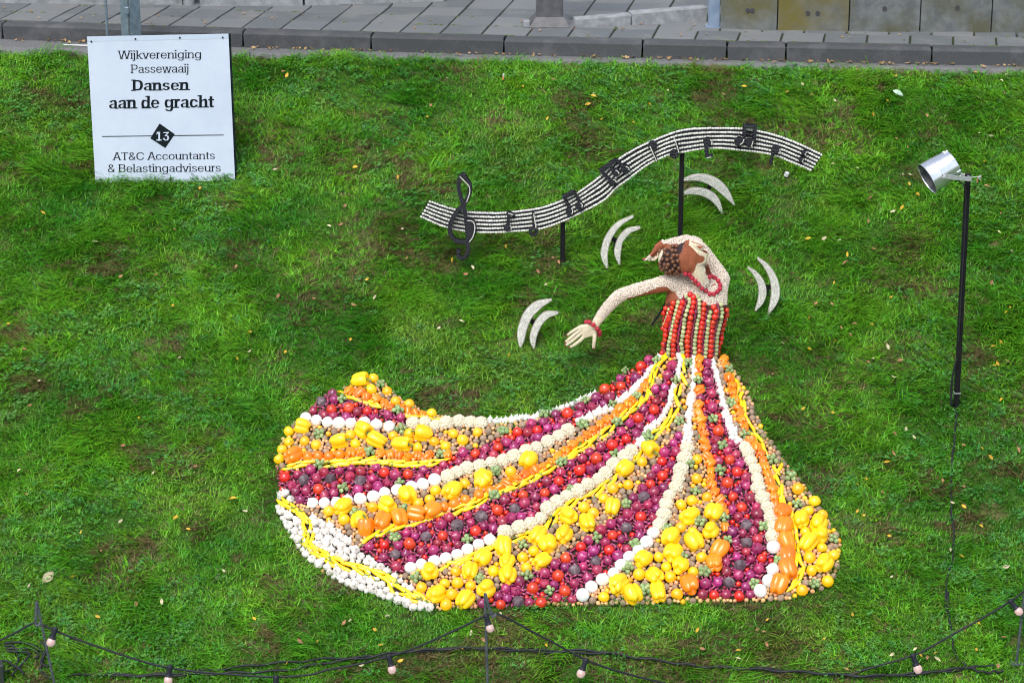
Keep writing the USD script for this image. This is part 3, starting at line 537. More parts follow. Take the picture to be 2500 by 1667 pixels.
def xz(px, y):
    return on_wall(px, y)[:, [0, 2]]
def plate(poly, y, t):
    """Plane polygon (x, z) as an upright plate whose back is at depth y and which is t thick towards the camera."""
    out = []
    for g in getattr(poly, 'geoms', [poly]):
        if g.area < 1e-6: continue
        m = trimesh.creation.extrude_polygon(g, t, engine='earcut')
        v = m.vertices
        out.append((np.stack([v[:, 0], y - v[:, 2], v[:, 1]], 1), m.faces[:, ::-1]))
    m = join(out)
    return m
def beans_on(poly, y, a, b, ang=0.0, h=0.5):
    """Beans of half axes a, b in a brick pattern over a plane polygon at depth y."""
    x0, z0, x1, z1 = poly.bounds; M = []
    sx, sz = 2.05 * a, 1.8 * b
    for i, z in enumerate(np.arange(z0, z1, sz)):
        for x in np.arange(x0 + (i % 2) * sx / 2, x1, sx):
            px_, pz_ = x + rng.normal(0, a * .12), z + rng.normal(0, b * .12)
            if poly.contains(Point(px_, pz_)):
                M.append(mat4(frame([0, -1, 0], [math.cos(ang), 0, math.sin(ang)]), (px_, y, pz_), (a, b, b * h * 1.3)))
    return spread(ICO1, np.array(M)) if M else None
def bean_line(P, y, a, b, h=1.0, jit=0.0, base=ICO1):
    """Beans end to end along a plane line P (x, z)."""
    n = max(2, int(round(length(P) / (2 * a * 0.97))))
    Q = spline(P, n + 1); c = (Q[1:] + Q[:-1]) / 2; d = Q[1:] - Q[:-1]
    M = [mat4(frame([0, -1, 0], [v[0], 0, v[1]]), (p[0] + rng.normal(0, jit), y + rng.normal(0, jit), p[1] + rng.normal(0, jit)), (a * rng.uniform(.92, 1.06), b * rng.uniform(.9, 1.08), b * h)) for p, v in zip(c, d)]
    return spread(base, np.array(M))

pole1 = at1(1374, 647)
YS = pole1[1] - 0.02
top_px = D1((185, 585), (400, 660), (590, 715), (800, 755), (1100, 770), (1400, 765), (1960, 690)) + D2((330, 800), (530, 700), (870, 450), (1110, 220), (1300, 100), (1450, 20)) + \
    D3((0, 195), (230, 140), (500, 125), (800, 125), (1000, 130), (1220, 160), (1500, 230), (1750, 320), (1950, 405), (2165, 515))
bot_px = D1((35, 840), (300, 960), (470, 1020), (700, 1070), (950, 1095), (1200, 1100), (1500, 1085), (1960, 1040)) + D2((350, 1110), (600, 990), (900, 830), (1080, 650), (1260, 520), (1450, 370), (1650, 250), (1850, 170)) + \
    D3((150, 490), (450, 435), (700, 430), (950, 455), (1200, 480), (1480, 530), (1700, 620), (1850, 680), (2000, 750))
T_, B_ = spline(xz(top_px, YS), 160), spline(xz(bot_px, YS), 160)
staff = thing('music_staff', 'wavy black and white bean-covered music staff with clef and notes on two poles', 'music staff', loc=(0, 0, 0))
obj('board', plate(Polygon(np.vstack([T_, B_[::-1]])).buffer(0), YS + 0.014, 0.018), board_k, staff)
for k in range(6):
    c = T_ + (B_ - T_) * (0.035 + 0.93 * k / 5)
    obj('white_bean_row', bean_line(c, YS - 0.006, 0.0086, 0.0080, 0.9, 0.0006), bean_w, staff, smooth=True, kind='stuff')
for k in range(5):
    for e in (0.34, 0.66):
        c = T_ + (B_ - T_) * (0.035 + 0.93 * (k + e) / 5)
        obj('black_bean_row', bean_line(c, YS - 0.005, 0.0056, 0.0044, 1.0, 0.0004, ICO0), bean_k, staff, smooth=True, kind='stuff')
def note(parts, accents, off=0.030):
    """A note cut from board: parts are (px points, width px) strokes or ('disc', px, r px) in photograph pixels."""
    sc = 1 / 372.0; polys = []
    for p in parts:
        if isinstance(p[0], str) and p[0] == 'disc':
            polys.append(Point(*xz([p[1]], YS)[0]).buffer(p[2] * sc, 12))
        elif isinstance(p[0], str) and p[0] == 'ring':
            c = Point(*xz([p[1]], YS)[0]); polys.append(c.buffer(p[2] * sc, 12).difference(c.buffer(p[3] * sc, 12)))
        elif isinstance(p[0], str) and p[0] == 'poly':
            polys.append(Polygon(xz(p[1], YS)))
        else:
            polys.append(LineString(xz(p[0], YS)).buffer(p[1] * sc / 2, cap_style=2, join_style=1))
    u = shapely.union_all(polys)
    nt = obj('music_note', join([plate(u, YS - off + 0.018, 0.018), plate(u.buffer(-0.006), YS + 0.004, off - 0.02) if not u.buffer(-0.006).is_empty else None]), board_k, staff)
    bb = beans_on(u.buffer(-0.002), YS - off - 0.001, 0.0062, 0.0052, 0.0, .8)
    if bb is not None:
        obj('black_bean_covering', bb, bean_k, nt, smooth=True, kind='stuff')
    for a in accents:
        obj('white_accent', bean_line(spline(xz(a, YS), 12), YS - off - 0.006, 0.006, 0.0034), bean_w, nt, smooth=True, kind='stuff')
    return nt
clef_path = spline(np.array(D1((655, 1345), (640, 1400), (665, 1460), (730, 1478), (785, 1430), (802, 1330), (800, 1200), (790, 1060), (772, 900), (755, 760), (735, 640), (705, 560), (668, 430), (652, 310), (672, 210), (728, 135))), 60)
clef_b = spline(np.array(D1((728, 135), (775, 215), (825, 290), (835, 400), (800, 510), (745, 610), (640, 730), (555, 850), (515, 980), (525, 1090), (590, 1180), (690, 1220), (800, 1205), (870, 1130), (908, 1010), (890, 910), (830, 875), (790, 920))), 80)
note([(clef_path, 9.5), (clef_b, 10.5), ('poly', D1((785, 880), (850, 870), (910, 930), (920, 1020), (880, 1140), (800, 1215))), ('disc', D1((655, 1360))[0], 5.5), ('disc', D1((725, 150))[0], 5)],
     [D1((670, 170), (760, 260), (820, 330), (830, 430), (780, 580)), D1((790, 872), (870, 880), (910, 950), (905, 1050), (870, 1150), (820, 1210))], off=0.045)
note([('disc', D1((1430, 1000))[0], 9), (D1((1445, 980), (1445, 735)), 7), (D1((1425, 745), (1520, 790), (1530, 830)), 7)], [D1((1465, 960), (1495, 990), (1485, 1030)), D1((1440, 765), (1520, 790))])
note([('ring', D1((1845, 1060))[0], 11.5, 5), (D1((1850, 1000), (1840, 760)), 6)], [D1((1885, 1000), (1845, 765))])
note([(D2((310, 757), (490, 672)), 9), (D2((335, 760), (440, 960)), 8), (D2((480, 680), (585, 870)), 8), ('disc', D2((415, 965))[0], 10), ('disc', D2((560, 885))[0], 10)],
     [D2((440, 910), (460, 950), (445, 1000)), D2((570, 830), (600, 870), (585, 900))])
note([(D2((845, 385), (1085, 215)), 10), (D2((860, 380), (1020, 545)), 8), (D2((985, 310), (1085, 405)), 8), (D2((1080, 215), (1190, 345)), 8), ('disc', D2((1030, 540))[0], 9.5), ('disc', D2((1085, 400))[0], 10), ('disc', D2((1215, 350))[0], 11)],
     [D2((1035, 505), (1070, 510), (1080, 540)), D2((1070, 370), (1110, 385), (1120, 420)), D2((1215, 315), (1260, 330), (1265, 370))])
note([('disc', D2((1605, 15))[0], 11), (D2((1570, 20), (1665, 245)), 5)], [D2((1565, 25), (1662, 245))])
note([('disc', D2((1915, 140))[0], 11), (D2((1950, -20), (1985, 130)), 6)], [D3((20, 230), (60, 340), (100, 470))])
note([('disc', D3((515, 315))[0], 11.5), (D3((490, 340), (505, 545)), 9), (D3((490, 545), (590, 498)), 6)], [D3((545, 280), (575, 310), (560, 360)), D3((495, 548), (560, 530))])
note([(D3((1020, 82), (1210, 95)), 9), (D3((1042, 80), (1030, 290)), 8), (D3((1192, 90), (1170, 340)), 9), ('disc', D3((965, 315))[0], 12), ('disc', D3((1110, 330))[0], 11), (D3((1040, 200), (1190, 205)), 4)],
     [D3((1030, 275), (1010, 330), (970, 355)), D3((1160, 300), (1150, 350), (1130, 380))])
note([('disc', D3((1490, 430))[0], 11), (D3((1450, 460), (1415, 635)), 7)], [D3((1540, 415), (1550, 450), (1520, 485))])
note([('disc', D3((1900, 480))[0], 7.5)], [D3((1925, 455), (1920, 490), (1900, 510))], off=0.022)
note([('disc', D3((1860, 580))[0], 7.5)], [D3((1880, 555), (1880, 590), (1860, 610))], off=0.022)
pole2 = at1(1661, 652)
for x, ytop, g, wd in ((1374, 536, pole1, 0.032), (1661, 372, pole2, 0.030)):
    zt = on_wall([(x, ytop)], YS + .03)[0][2]
    b = box(wd, wd, zt - g[2] + 0.25, 0.002); b.apply_translation([on_wall([(x, 560)], YS + .03)[0][0], YS + 0.014 + wd / 2 + .002, g[2] - 0.25])
    obj('pole', b, pole_k, staff)
    zc = on_wall([(x, 581)], YS + .03)[0][2]
    c = box(wd * 1.12, wd * 1.12, 0.012); c.apply_translation([on_wall([(x, 560)], YS + .03)[0][0], YS + 0.014 + wd / 2 + .002, zc])
    obj('pole_clamp', c, galv if False else pole_k, staff)

# ------------------------------------------------------------------ white crescents beside the dancer
def crescent_pair(label, ground_px, big, small, link):
    g = at1(*ground_px); y = g[1]
    t = thing('crescent_pair', label, 'ornament', group=None)
    for outer, inner in (big, small):
        P, Q = spline(xz(outer, y), 40), spline(xz(inner, y), 40)
        poly = Polygon(np.vstack([P, Q[::-1]])).buffer(0.004).buffer(0)
        cr = obj('crescent', plate(poly, y + 0.02, 0.02), board_w, t)
        ms = []
        for k in range(5):
            f = (k + .5) / 5
            L_ = P + (Q - P) * f
            w = np.linalg.norm(Q - P, axis=1)
            seg = [i for i in range(40) if w[i] > 0.024 or (k % 2 == 0 and w[i] > 0.013) or (k == 2 and w[i] > 0.001)]
            if len(seg) < 4: continue
            L_ = L_[seg]
            wid = np.interp(np.linspace(0, 1, 40), np.linspace(0, 1, len(seg)), w[seg])
            n = max(2, int(length(L_) / 0.0125)); R = spline(L_, n + 1); c = (R[1:] + R[:-1]) / 2; d = R[1:] - R[:-1]
            M = []
            for i, (p, v) in enumerate(zip(c, d)):
                ww = wid[int(i / n * 39)] / 5 * (1 if wid[int(i / n * 39)] > .024 else 1.8)
                M.append(mat4(frame([0, -1, 0], [v[0], 0, v[1]]), (p[0] + rng.normal(0, .0006), y - 0.001, p[1] + rng.normal(0, .0006)), (0.0068, max(.0035, min(0.0076, ww * .56)), 0.006)))
            ms.append(spread(ICO1, np.array(M)))
        obj('white_bean_covering', join(ms), bean_w, cr, smooth=True, kind='stuff')
    a, b = on_wall(link, y + 0.025)
    d = b - a
    obj('joining_bar', trimesh.convex.convex_hull(np.array([p + np.array([0, dy, 0]) + s * np.array([-d[2], 0, d[0]]) / np.linalg.norm(d) * 0.014 for p in (a - d * .5, b + d * .5) for dy in (-.004, .008) for s in (-1, 1)])), pole_k, t)
    m = (a + b) / 2 + [0, 0.02, 0]
    obj('stake', tube([m, m + [0.01, 0.10, -0.05], np.array([m[0] + .02, y + 0.22, ground(m[0], y + .22) - .1])], 0.009, 8), mat('stake_green', (0.02, 0.05, 0.03), rough=.5) if 'stake_green' not in made else made['stake_green'], t)
    return t
made = {}
made['stake_green'] = mat('stake_green', (0.015, 0.03, 0.02), rough=.5)
crescent_pair('pair of white bean crescents low at left beside the outstretched hand', (1272, 853),
              (D4((460, 1010), (300, 1040), (185, 1140), (120, 1290), (105, 1400), (128, 1512)), D4((460, 1020), (370, 1080), (255, 1195), (195, 1330), (172, 1430), (140, 1512))),
              (D4((530, 1148), (400, 1145), (310, 1225), (250, 1350), (240, 1440), (272, 1525)), D4((528, 1160), (430, 1200), (355, 1280), (305, 1390), (292, 1450), (280, 1525))), D4((235, 1225), (280, 1255)))
crescent_pair('pair of white bean crescents at upper left of the raised hand', (1500, 668),
              (D4((1328, 122), (1160, 200), (1050, 330), (1000, 470), (998, 560), (1050, 675)), D4((1330, 135), (1200, 220), (1105, 350), (1065, 470), (1055, 560), (1062, 672))),
              (D4((1402, 240), (1270, 262), (1180, 355), (1140, 470), (1142, 540), (1182, 632)), D4((1402, 255), (1300, 300), (1220, 390), (1200, 480), (1192, 560), (1190, 630))), D4((1100, 355), (1155, 385)))
crescent_pair('pair of white bean crescents right of the bare shoulder', (1862, 775),
              (c4((1912, 383), (1990, 440), (2045, 525), (2066, 620), (2050, 700), (1987, 790)), c4((1912, 390), (1960, 450), (2000, 535), (2012, 620), (2005, 690), (1985, 785))),
              (c4((1842, 452), (1905, 490), (1955, 555), (1970, 630), (1950, 700), (1897, 760)), c4((1845, 458), (1880, 500), (1912, 565), (1922, 630), (1912, 700), (1895, 755))), c4((1968, 590), (2006, 590)))
crescent_pair('pair of white bean crescents under the music staff beside its tall pole', (1735, 530),
              (D3((165, 880), (320, 815), (500, 815), (680, 890), (810, 1030), (900, 1235)), D3((168, 890), (320, 885), (460, 910), (600, 985), (730, 1090), (893, 1235))),
              (D3((183, 1065), (260, 1015), (400, 1003), (560, 1050), (670, 1155), (738, 1355)), D3((187, 1085), (290, 1080), (420, 1098), (550, 1160), (640, 1245), (715, 1360))), D3((550, 960), (520, 1025)))

# ------------------------------------------------------------------ the dancer: a mosaic sculpture
WA = at1(1683, 876); YB = WA[1]
def J(px, d, r):
    return (on_wall([px], YB - d)[0], r)
def hullballs(js):
    pts = np.vstack([p + ICO2.vertices * r for p, r in js])
    h = trimesh.convex.convex_hull(pts)
    return manifold3d.Manifold(manifold3d.Mesh(np.asarray(h.vertices, np.float32), np.asarray(h.faces, np.uint32)))
def chain(js):
    return [hullballs([a, b]) for a, b in zip(js[:-1], js[1:])]
parts = []
A_ = lambda x, y: cA((x, y))[0]
B__ = lambda x, y: cB((x, y))[0]
# trunk
waist = [J((1655, 905), 0.0, .092), J((1714, 905), 0.0, .092), J((1684, 905), .03, .105)]
w2 = [J((1659, 868), .01, .097), J((1711, 868), .01, .097)]
rib = [J((1662, 790), .03, .103), J((1723, 790), .03, .103)]
chest = [J((1664, 738), .03, .102), J((1736, 738), .03, .102)]
shou = [J((1661, 700), .02, .078), J((1742, 706), .0, .090)]
for a, b in ((waist, w2), (w2, rib), (rib, chest), (chest, shou)):
    parts.append(hullballs(a + b))
parts.append(hullballs([J((1683, 762), .09, .07), J((1690, 735), .07, .06), J((1660, 740), .05, .06)]))
parts.append(hullballs([J((1738, 765), .085, .065), J((1738, 738), .065, .06)]))
# neck and head, thrown back to the left
parts += chain([J(A_(1330, 1000), .07, .055), J(A_(1280, 800), .10, .050), J(A_(1180, 640), .10, .06)])
parts.append(hullballs([J(A_(1000, 560), .08, .085), J(A_(1120, 420), .08, .075), J(A_(820, 570), .06, .095), J(A_(1050, 640), .09, .07)]))
parts.append(hullballs([J(A_(1390, 590), .13, .020), J(A_(1160, 640), .11, .055), J(A_(1250, 420), .12, .045), J(A_(1400, 440), .13, .030), J(A_(1130, 300), .10, .045)]))
parts.append(hullballs([J(A_(1250, 290), .13, .030), J(A_(1330, 350), .155, .015), J(A_(1380, 320), .14, .012)]))
# near arm stretched to the left and down
parts += chain([J((1668, 700), .03, .068), J(B__(1900, 350), .05, .056), J(B__(1600, 420), .06, .046), J(B__(1300, 490), .06, .041), J(B__(1010, 580), .06, .039), J(B__(820, 770), .07, .036), J(B__(640, 1010), .08, .030), J(B__(600, 1080), .08, .027)])
# near hand
pal = [J(B__(575, 1110), .08, .021), J(B__(330, 1125), .085, .012), J(B__(400, 1290), .085, .012), J(B__(560, 1240), .08, .015), J(B__(420, 1180), .085, .016)]
parts.append(hullballs(pal))
fing = [[(340, 1120), (240, 1175), (160, 1230), (112, 1270)], [(350, 1160), (240, 1250), (150, 1330), (80, 1392)], [(370, 1215), (260, 1310), (170, 1385), (85, 1445)], [(410, 1280), (320, 1370), (240, 1430), (155, 1478)],
        [(585, 1200), (582, 1310), (572, 1400), (563, 1490)]]
tips = []
for k, fg in enumerate(fing):
    rr = [.0115, .0105, .0098, .0085] if k else [.010, .0092, .0086, .0075]
    if k == 4: rr = [.0135, .0125, .011, .0092]
    js = [J(B__(*p), .088 + .012 * math.sin(i * 1.05), r) for i, (p, r) in enumerate(zip(fg, rr))]
    parts += chain(js); tips.append((js[-2][0], js[-1][0], rr[-1]))
# far arm raised over the head
parts += chain([J((1742, 706), -.01, .085), J(A_(1700, 960), -.03, .065), J(A_(1560, 690), -.05, .050), J(A_(1400, 460), -.05, .046), J(A_(1230, 270), -.04, .043), J(A_(1060, 230), -.03, .040), J(A_(860, 250), -.01, .032), J(A_(700, 275), .0, .025), J(A_(590, 295), .0, .022)])
parts.append(hullballs([J(A_(580, 295), .0, .021), J(A_(520, 330), .01, .022), J(A_(500, 500), .02, .014), J(A_(430, 470), .02, .014), J(A_(560, 440), .01, .012)]))
fing2 = [[(430, 480), (360, 540), (300, 565), (245, 575)], [(440, 500), (385, 520), (345, 545), (335, 575)], [(470, 520), (420, 560), (370, 575), (330, 570)], [(500, 530), (460, 570), (415, 580), (385, 560)], [(470, 400), (400, 470), (365, 510), (350, 520)]]
for k, fg in enumerate(fing2):
    js = [J(A_(*p), .02 + .012 * (k - 2), r) for p, r in zip(fg, [.0105, .0098, .009, .0078])]
    parts += chain(js)
    if k in (0, 4): tips.append((js[-2][0], js[-1][0], .0075))
body_m = manifold3d.Manifold.batch_boolean(parts, manifold3d.OpType.Add).simplify(0.0012).refine_to_length(0.0075)
bm = body_m.to_mesh()
body = trimesh.Trimesh(bm.vert_properties[:, :3], bm.tri_verts, process=True)
v0_ = body.vertices.copy()
trimesh.smoothing.filter_taubin(body, lamb=0.5, nu=0.52, iterations=14)
dv_ = body.vertices - v0_; ln_ = np.linalg.norm(dv_, axis=1)[:, None]
body.vertices = v0_ + dv_ * np.minimum(1, .012 / np.maximum(ln_, 1e-9)) * (ln_ < .03)
print('body', len(body.vertices))
vn = body.vertex_normals
pv2 = project(body.vertices)
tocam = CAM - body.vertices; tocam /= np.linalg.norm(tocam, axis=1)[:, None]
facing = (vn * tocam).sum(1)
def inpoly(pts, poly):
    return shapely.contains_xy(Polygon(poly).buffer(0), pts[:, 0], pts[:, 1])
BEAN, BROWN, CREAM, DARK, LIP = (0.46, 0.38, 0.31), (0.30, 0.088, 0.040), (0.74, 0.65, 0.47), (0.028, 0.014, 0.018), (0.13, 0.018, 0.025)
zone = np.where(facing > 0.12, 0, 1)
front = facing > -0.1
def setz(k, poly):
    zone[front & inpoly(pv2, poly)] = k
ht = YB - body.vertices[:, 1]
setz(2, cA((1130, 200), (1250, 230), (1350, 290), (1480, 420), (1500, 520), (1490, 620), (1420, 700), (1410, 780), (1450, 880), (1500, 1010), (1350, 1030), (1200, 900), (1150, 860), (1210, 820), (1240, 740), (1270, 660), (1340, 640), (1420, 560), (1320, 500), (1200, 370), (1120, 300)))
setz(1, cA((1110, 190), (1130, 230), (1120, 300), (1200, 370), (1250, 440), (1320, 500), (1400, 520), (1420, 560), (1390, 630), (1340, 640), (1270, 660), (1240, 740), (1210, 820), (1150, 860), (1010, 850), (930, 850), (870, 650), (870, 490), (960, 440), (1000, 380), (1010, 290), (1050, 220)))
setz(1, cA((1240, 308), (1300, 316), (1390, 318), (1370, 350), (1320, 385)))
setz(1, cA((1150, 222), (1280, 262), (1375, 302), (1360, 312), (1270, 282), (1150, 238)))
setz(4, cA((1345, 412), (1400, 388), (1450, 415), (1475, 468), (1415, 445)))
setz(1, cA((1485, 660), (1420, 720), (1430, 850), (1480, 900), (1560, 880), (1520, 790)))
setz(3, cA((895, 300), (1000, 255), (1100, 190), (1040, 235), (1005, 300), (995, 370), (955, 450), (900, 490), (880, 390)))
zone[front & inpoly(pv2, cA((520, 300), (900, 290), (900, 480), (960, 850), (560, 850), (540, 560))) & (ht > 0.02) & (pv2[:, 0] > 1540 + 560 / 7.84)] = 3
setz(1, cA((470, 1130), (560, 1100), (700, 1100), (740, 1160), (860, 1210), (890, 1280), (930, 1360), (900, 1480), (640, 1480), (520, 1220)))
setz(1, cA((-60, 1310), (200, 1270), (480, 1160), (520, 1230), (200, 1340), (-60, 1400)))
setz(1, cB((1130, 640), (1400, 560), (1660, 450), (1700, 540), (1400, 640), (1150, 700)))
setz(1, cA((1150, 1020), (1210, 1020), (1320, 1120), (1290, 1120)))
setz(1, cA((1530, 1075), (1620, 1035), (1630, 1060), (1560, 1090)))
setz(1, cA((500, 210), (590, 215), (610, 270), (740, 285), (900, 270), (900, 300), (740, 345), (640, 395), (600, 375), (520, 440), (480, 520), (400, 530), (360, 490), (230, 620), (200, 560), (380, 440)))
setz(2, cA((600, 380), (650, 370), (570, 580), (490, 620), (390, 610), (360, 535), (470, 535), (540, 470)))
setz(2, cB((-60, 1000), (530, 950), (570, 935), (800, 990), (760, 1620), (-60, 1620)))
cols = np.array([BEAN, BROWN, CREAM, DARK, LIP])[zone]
bodice_poly = cC((300, 380), (470, 270), (640, 240), (720, 180), (820, 120), (960, 170), (1090, 300), (1150, 430), (1260, 360), (1400, 330), (1560, 430), (1440, 1000), (1420, 1500), (150, 1500), (300, 1100))
in_bod = inpoly(pv2, bodice_poly) & (ht > -.05)
back_bod = (pv2[:, 1] > 745) & (np.abs(pv2[:, 0] - 1690) < 90)
cols[(in_bod | back_bod)] = (0.10, 0.02, 0.022)
nodes = {'a': ('attribute', {'attribute': 'mosaic'}), 'geo': ('geometry', {}), 'v': ('voronoi_texture', {'scale': 230.0}), 'h': ('hsv', {'saturation': 1.0}),
         'mr': ('map_range', {'from_min': 0.0, 'from_max': 0.7, 'to_min': 1.25, 'to_max': 0.62}), 'b': ('bump', {'strength': 0.9, 'distance': 0.003, 'invert': True}),
         'w': ('white_noise_texture', {}), 'p': ('principled_bsdf', {'roughness': 0.7, 'specular_ior_level': 0.3})}
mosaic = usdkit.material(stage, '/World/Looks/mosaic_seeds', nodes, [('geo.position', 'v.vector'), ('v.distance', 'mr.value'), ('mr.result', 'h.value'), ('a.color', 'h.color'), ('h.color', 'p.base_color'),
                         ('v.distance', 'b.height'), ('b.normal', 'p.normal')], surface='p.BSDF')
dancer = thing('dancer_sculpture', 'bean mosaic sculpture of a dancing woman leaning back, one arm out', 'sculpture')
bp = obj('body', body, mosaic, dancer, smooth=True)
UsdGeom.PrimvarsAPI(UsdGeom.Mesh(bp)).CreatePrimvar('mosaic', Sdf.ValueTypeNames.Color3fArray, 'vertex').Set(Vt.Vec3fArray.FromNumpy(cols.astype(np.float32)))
# beans over the pale skin
P, fi = trimesh.sample.sample_surface(body, 90000, seed=3)
fz = zone[body.faces[fi]]; ib = (in_bod | back_bod)[body.faces[fi]].any(1)
okb = (fz == 0).all(1) & ~ib
P, fi = P[okb], fi[okb]
k_ = pick(P, 0.0096)
P, Nn = P[k_], body.face_normals[fi[k_]]
skin_bean = mat('skin_bean', (0.55, 0.46, 0.375), (0.62, 0.535, 0.445), scale=40, rough=0.5, island=0.14, hue=0.008)
M = np.array([mat4(frame(n, [1, 0, .4]), p + n * .0004, (0.0060, 0.0056, 0.0034)) for p, n in zip(P, Nn)])
obj('skin_beans', spread(ICO1, M), skin_bean, dancer, smooth=True, kind='stuff')
print('beans', len(M))
inter = trimesh.ray.ray_pyembree.RayMeshIntersector(body) if hasattr(trimesh.ray, 'ray_pyembree') and trimesh.ray.has_embree else trimesh.ray.ray_triangle.RayMeshIntersector(body)
def on_body(px):
    px = np.atleast_2d(px); d = rays(px)
    loc, ir, it = inter.intersects_location(np.repeat(CAM[None], len(px), 0), d, multiple_hits=False)
    out, nr = np.full((len(px), 3), np.nan), np.full((len(px), 3), np.nan)
    out[ir] = loc; nr[ir] = body.face_normals[it]
    return out, nr
def tube_beads(line, count=None, step=None):
    Q = spline(np.array(line), count or max(2, int(length(line) / step) + 1))
    return Q
# hair of nuts
nut = mat('hazelnut_shell', (0.070, 0.023, 0.009), (0.115, 0.042, 0.016), scale=60, rough=0.35, rnd=0.25, coat=0.2)
hair = sub('hair', dancer)
hz = P_h, fh = trimesh.sample.sample_surface(body, 60000, seed=5)
pz = (zone[body.faces[fh]] == 3).all(1)
hp = project(P_h)
hm = pz & (hp[:, 0] < 1540 + 985 / 7.84) & (hp[:, 1] > 560 + 290 / 7.84) & ~inpoly(hp, cA((895, 290), (1100, 180), (1000, 380), (955, 450), (900, 480)))
P_h, N_h = P_h[hm], body.face_normals[fh[hm]]
back = (N_h @ np.array([0, 1.0, 0]) > .2)
k_ = pick(P_h, 0.0212)
for p, n in zip(P_h[k_], N_h[k_]):
    m = ICO2.copy(); m.apply_transform(mat4(frame(n), p + n * .005, np.array([.0130, .0130, .0122]) * rng.uniform(.92, 1.06)))
    obj('hazelnut', m, nut, hair, smooth=True)
# necklace and bracelet
bead_m = mat('red_bead', (0.40, 0.012, 0.035), (0.30, 0.008, 0.025), scale=160, rough=0.55, bump=0.8, bscale=400, rnd=0.12)
def bumpy(r, seed):
    m = ICO2.copy(); m.vertices *= (r * (0.9 + 0.2 * meshkit.noise(m.vertices * 3.1 + seed, seed)))[:, None]; return m
neck = sub('necklace', dancer)
for i, q in enumerate(cA((1045, 830), (1110, 835), (1150, 870), (1190, 915), (1245, 970), (1300, 1035), (1355, 1112), (1430, 1180), (1505, 1238), (1582, 1240), (1650, 1195), (1692, 1138), (1700, 1070), (1665, 1000), (1605, 945), (1535, 915), (1480, 920))):
    p, n = on_body(q)
    if np.isnan(p).any(): continue
    m = bumpy(.0145, i); m.apply_translation(p[0] + n[0] * .009); obj('bead', m, bead_m, neck, smooth=True)
brac = sub('bracelet', dancer)
for i, (q, d) in enumerate(zip(cB((440, 1040), (492, 1042), (562, 1092), (627, 1160), (667, 1208), (668, 1258)), (.075, .10, .112, .112, .10, .075))):
    m = bumpy(.0145, 40 + i); m.apply_translation(on_wall([q], YB - d)[0]); obj('bead', m, bead_m, brac, smooth=True)
nail = mat('nail_red', (0.16, 0.012, 0.030), rough=0.3)
for a, b, r in tips:
    u = (b - a) / np.linalg.norm(b - a); n = np.array([0.1, -.9, .35]); R = frame(n, u)
    m = ICO1.copy(); m.apply_transform(mat4(R, b - u * r * .1 + R[:, 2] * r * .45, (r * 1.35, r * .85, r * .65))); obj('fingernail', m, nail, dancer, smooth=True)
s0, s1 = on_wall(cA((720, 1360), (575, 1575)), YB - .0)
obj('support_rod', tube([s0 + [0.02, 0, 0.05], s1, s1 + (s1 - s0) * 1.2], .007, 8), pole_k, dancer)

# bodice: strings of cherry tomatoes, sprouts and shallots
cherry = mat('cherry_tomato', (0.44, 0.014, 0.005), (0.52, 0.024, 0.007), scale=14, rough=0.22, rnd=0.15, coat=0.4, sss=0.15, hue=0.004)
sprout_m = mat('sprout_green', (0.26, 0.32, 0.12), (0.46, 0.49, 0.27), scale=75, detail=4, rough=0.5, bump=0.5, bscale=120, rnd=0.18, hue=0.02)
shallot_m = mat('red_shallot', (0.28, 0.030, 0.080), (0.18, 0.016, 0.060), scale=60, rough=0.3, rnd=0.25, coat=0.3, hue=0.02)
bod = sub('bodice', dancer)
cols_c = [('T', [(385, 410), (355, 500), (330, 600), (325, 690), (340, 790)]), ('T', [(515, 310), (465, 500), (400, 700), (385, 800), (375, 990), (340, 1110), (300, 1240), (240, 1330)]),
          ('B', [(440, 430), (400, 600), (360, 720)]), ('T', [(440, 610), (400, 700)]),
          ('B', [(600, 300), (560, 470), (520, 640), (490, 800), (460, 960), (430, 1080), (425, 1260), (420, 1340)]), ('T', [(670, 300), (620, 480), (590, 590), (560, 740), (535, 900), (515, 1040), (515, 1200), (510, 1370)]),
          ('S', [(700, 210), (735, 270), (700, 430), (650, 650), (610, 850), (590, 1000), (600, 1200), (590, 1300)]), ('B', [(740, 190), (820, 270), (770, 440), (715, 660), (680, 920), (650, 1080), (670, 1200), (685, 1320)]),
          ('T', [(820, 150), (885, 220), (870, 370), (830, 570), (800, 790), (765, 1000), (770, 1180), (755, 1390)]), ('S', [(950, 240), (920, 480), (880, 720), (850, 960), (845, 1200), (840, 1400)]),
          ('B', [(950, 190), (995, 260), (990, 420), (960, 660), (930, 900), (905, 1100), (915, 1300), (895, 1390)]), ('T', [(1085, 330), (1070, 520), (1040, 750), (1005, 1000), (1000, 1200), (980, 1380)]),
          ('S', [(1155, 470), (1120, 640), (1080, 860), (1065, 1080), (1055, 1300), (1050, 1400)]), ('B', [(1215, 490), (1180, 640), (1150, 860), (1130, 1040), (1120, 1200), (1105, 1330)]),
          ('T', [(1270, 390), (1305, 500), (1250, 680), (1220, 900), (1205, 1100), (1190, 1330), (1200, 1390)]), ('S', [(1345, 340), (1350, 450), (1310, 720), (1270, 960), (1250, 1150), (1240, 1380)]),
          ('B', [(1400, 340), (1415, 480), (1385, 660), (1330, 900), (1310, 1080), (1290, 1350)]), ('T', [(1490, 440), (1480, 620), (1440, 780), (1400, 920), (1370, 1060), (1355, 1180), (1345, 1330)]),
          ('S', [(470, 560), (455, 700), (440, 850)]), ('S', [(370, 1060), (345, 1180), (350, 1330)]), ('B', [(1500, 520), (1500, 620)])]
tom0 = revolve([(0, -.93), (.45, -.88), (.8, -.55), (1, -.02), (.92, .45), (.62, .82), (.25, .93), (0, .88)], 14)
